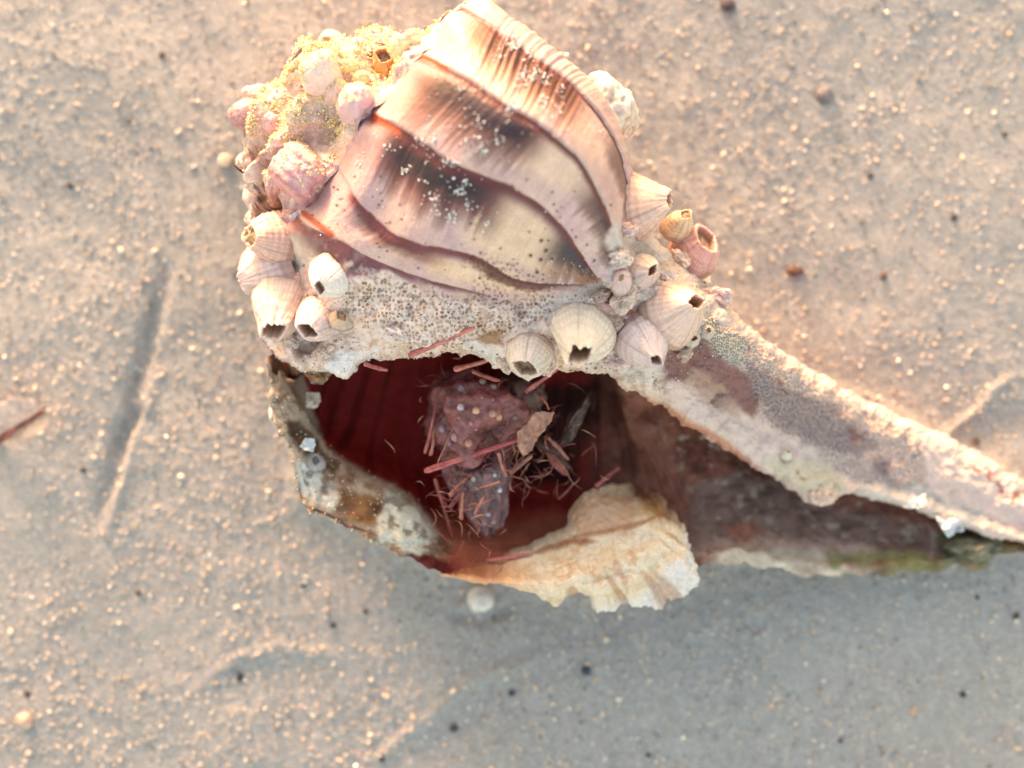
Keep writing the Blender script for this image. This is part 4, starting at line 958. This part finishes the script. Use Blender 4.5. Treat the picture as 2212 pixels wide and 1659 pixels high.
ridge([(450,1520),(560,1450),(700,1460)], 40, -.05)
ridge([(800,1659),(860,1600),(940,1540),(1000,1480),(1100,1440),(1240,1400)], 12, .06)
ridge([(900,1659),(1000,1560),(1150,1480)], 60, -.06)
ridge([(2010,970),(2090,900),(2150,840),(2212,800)], 12, .06)
ridge([(2060,990),(2212,870)], 45, -.05)
ridge([(960,1320),(1040,1345),(1120,1310)], 14, -.08)
oc = [(600,780),(650,1080),(940,1235),(1300,1300),(1500,1250),(1600,1195),(2000,1215),(2240,1180),(2260,1080),(1740,793),(1560,652),(1400,500),(1350,330),(1190,110),(1030,0),(660,130),(520,240),(570,430)]
db, _, _ = pseg(gvx, gvy, oc + [oc[0]]); inn = pmask(gvx, gvy, oc, 30)
z = z + .12 * inn * np.exp(-(db / 120) ** 2) * sstep(700, 1000, gvy) + .035 * sstep(800, 1000, gvy) * np.exp(-(db / 40) ** 2) * (1 + fbm(GX / .6, GY / .6, seed=1021))
ps_ = Paint(gvx, gvy, (164, 155, 150))
ps_.mix(sstep(-.3, .5, fbm(GX / 2.2, GY / 2.2, seed=1011)), (154, 147, 144), .6)
ps_.mix(sstep(.1, .6, sp), (182, 166, 152), .5)
ps_.mul(1 + .16 * fbm(GX / .1, GY / .1, seed=1012, n=2))
m, nt, p = new_mat("wet sand"); v = cm_coords(nt)
at = nt.nodes.new("ShaderNodeVertexColor"); at.layer_name = "Col"
n1 = noise_n(nt, v, 14, 4, .7); n2 = noise_n(nt, v, 3, 3)
c_ = mixc(nt, 'MULTIPLY', 1.0, at.outputs[0], ramp_n(nt, n1, [(.3, (.72, .72, .74)), (.7, (1.15, 1.13, 1.1))]))
nt.links.new(c_, p.inputs["Base Color"]); nt.links.new(bump_n(nt, n1, .05), p.inputs["Normal"])
p.inputs["Roughness"].default_value = .42
gz = np.stack([GX, GY, z], -1)
sand = mesh_obj("sand", gz, grid_faces(len(gx), len(gy), flip=True), m, None, ps_.c)
sand["kind"] = "structure"
def gh(x, y):
    i = int(np.clip(np.searchsorted(gx, x), 1, len(gx) - 1)); j = int(np.clip(np.searchsorted(gy, y), 1, len(gy) - 1)); return z[i, j]
# coarse grains standing proud of the surface
n_ = 26000
X_ = RNG.uniform(-10.8, 10.8, n_); Y_ = RNG.uniform(-8.3, 8.3, n_)
keep = (fbm(X_ / 1.6, Y_ / 1.6, seed=1003) + RNG.uniform(-.5, .5, n_)) > -.25
X_, Y_ = X_[keep], Y_[keep]; R_ = RNG.uniform(.012, .036, len(X_))  * np.where(RNG.random(len(X_)) < .05, 1.8, 1)
Z_ = np.array([gh(a, b) for a, b in zip(X_, Y_)]) + R_ * .02
pal = np.array([lin(c) for c in ((226,196,168),(214,186,162),(240,220,198),(190,170,150),(220,188,164),(130,120,112),(160,152,144),(160,152,144))])
grains("coarse_sand_grains", np.stack([X_, Y_, Z_], -1), R_, pal[RNG.integers(0, len(pal), len(X_))], M_grain, "coarse grains standing proud of the wet sand")

# single pebbles and fragments that can be pointed at
def pebble(vx, vy, r, rgb, label, name="pebble", cat="pebble", el=1.0, ang=0.0, group=None, hz=.6):
    nu_, nv_ = 18, 26; a = np.linspace(.01, math.pi - .01, nu_)[:, None]; b = np.linspace(0, 2 * math.pi, nv_, endpoint=False)[None]
    s = 1 + .3 * fbm(np.cos(a) * 1.5 + vx, np.sin(a) * np.cos(b) * 1.5, np.sin(a) * np.sin(b) * 1.5, seed=int(vx))
    R = r * k0; x = np.sin(a) * np.cos(b) * R * s * el; y = np.sin(a) * np.sin(b) * R * s; zz = np.cos(a) * R * s * hz + 0 * b
    ca, sa = math.cos(ang), math.sin(ang)
    px_, py_ = (vx - 1106) * k0, (829.5 - vy) * k0; base = np.array([px_, py_, gh(px_, py_) + R * hz * .45])
    V = np.stack([x * ca - y * sa, x * sa + y * ca, zz], -1) + base
    col = np.zeros(V.shape); col[:] = lin(rgb); col *= (1 + .25 * s[..., None] - .25)
    return tag(mesh_obj(name, V, grid_faces(nu_, nv_, True), M_crust, None, col, origin=base), label, cat, group)
pebble(1040, 1290, 30, (218,214,196), "blurred white square pebble on the sand below the orange lip", el=.95, ang=.3)
pebble(486, 348, 15, (236,214,178), "bright cream pebble glowing on the sand left of the spire")
pebble(58, 1555, 17, (206,176,148), "pale tan pebble at the lower left corner")
pebble(1265, 1447, 10, (60,62,74), "dark blue-black pebble on the shaded sand below the lip")
pebble(518, 1462, 11, (58,56,66), "dark oblong pebble on the low sand ridge at the lower left", el=.6)
pebble(1718, 585, 12, (104,72,60), "dark rust-brown pebble on the sand right of the barnacle cluster", el=1.5)
pebble(1908, 596, 9, (104,82,70), "brown pebble well out on the sand to the right", el=.9)
pebble(1572, 12, 14, (84,72,72), "dark grey pebble at the top edge of the picture", el=1.2)
pebble(1780, 205, 17, (128,122,116), "smooth grey pebble on the upper right sand", el=1.1)
pebble(1764, 824, 9, (66,58,58), "small black pebble just above the canal edge")
pebble(980, 1574, 9, (70,66,72), "black speck-like pebble near the bottom edge, left of centre")
pebble(2110, 952, 8, (110,78,62), "small brown pebble beside the pale sand ridge at right")
pebble(1972, 1536, 9, (200,170,142), "small tan pebble lying alone on the sand at the lower right", el=.9)
dk = [(60,1498,"near the lower left corner"),(180,1015,"just left of the long groove in the sand"),(655,1265,"on the sand under the left lip of the shell"),(790,1320,"below the dark red notch of the lip"),
 (1105,1498,"in the shell's shadow, straight below the white square pebble"),(1400,1630,"at the bottom edge in the shadow, right of centre"),(2110,1290,"under the tip of the canal"),(2080,1500,"in the lower right, beside the small tan pebble"),
 (1815,1600,"near the bottom edge at right"),(1880,380,"on the upper right sand"),(2060,470,"far out on the right, level with the fluted barnacle"),(2170,290,"near the right edge, high up"),
 (720,1350,"left of the shadow edge below the shell"),(825,1640,"at the bottom edge, left of centre"),(2195,1330,"at the right edge below the canal tip"),(300,1280,"just below the foot of the long groove"),
 (350,120,"in the upper left sand"),(150,400,"on the left sand, well above the groove")]
for i, (a_, b_, w_) in enumerate(dk):
    pebble(a_, b_, random.uniform(4.5, 7.5), (70,62,62), "tiny dark speck of grit " + w_, "grit_speck", "grit", group="dark specks scattered on the sand")
flake("shell_fragment", [(-20,880),(30,858),(70,862),(92,880),(60,905),(20,925),(0,948),(-30,960)], .35, (226,196,170), "pale cream shell fragment cut off by the left edge", "shell fragment", (.1, -.25), .06, .05, M_crust, seed=20)

flake("bark_sliver", [(-30,968),(0,940),(40,916),(92,884),(96,892),(60,918),(20,942),(-20,978)], .5, (124,72,58), "dark rust-brown sliver lying on the pale fragment at the left edge", "bark sliver", (.1, -.1), .05, .03, M_crust, seed=21)
for i, (x_, y_, a_, b_) in enumerate([(1330,560,30,20),(1352,640,34,24),(1430,640,26,20),(1322,690,26,22),(1340,770,34,26),(1180,790,24,18),(1466,560,24,20),(1440,600,22,18),(1480,760,22,15),(1350,500,16,26),(640,740,26,18),(700,760,30,16),(632,622,18,22),(664,650,20,14),(610,560,22,18),(1210,690,26,16),(1090,780,26,18),(860,720,26,12),(1300,640,24,14),(1550,640,20,30),(1420,830,22,12),(1776,1072,30,20)]):
    p_ = surf(x_, y_, 4, (0, 1))[0]
    blob("crust_lump", (x_, y_), p_[2] - .06, a_, b_, .14, i * .9, [(218,196,174),(206,180,156),(224,206,190),(190,162,138),(212,182,168)][i % 5], whelk, M_crust, .35, 30 + i)

o_, _, _ = blob("barnacle", (1302, 236), 3.3, 78, 66, .75, math.radians(-40), (226,206,180), None, M_barn, .22, 77)
tag(o_, "pale worn barnacle mass peeking out behind the dome, top right", "barnacle", "barnacles crusting the whelk shell")
o_, _, _ = blob("barnacle", (1344, 262), 3.0, 34, 44, .45, 0, (222,200,176), None, M_barn, .22, 78)
tag(o_, "small worn barnacle on the outer side of the pale mass behind the dome", "barnacle", "barnacles crusting the whelk shell")
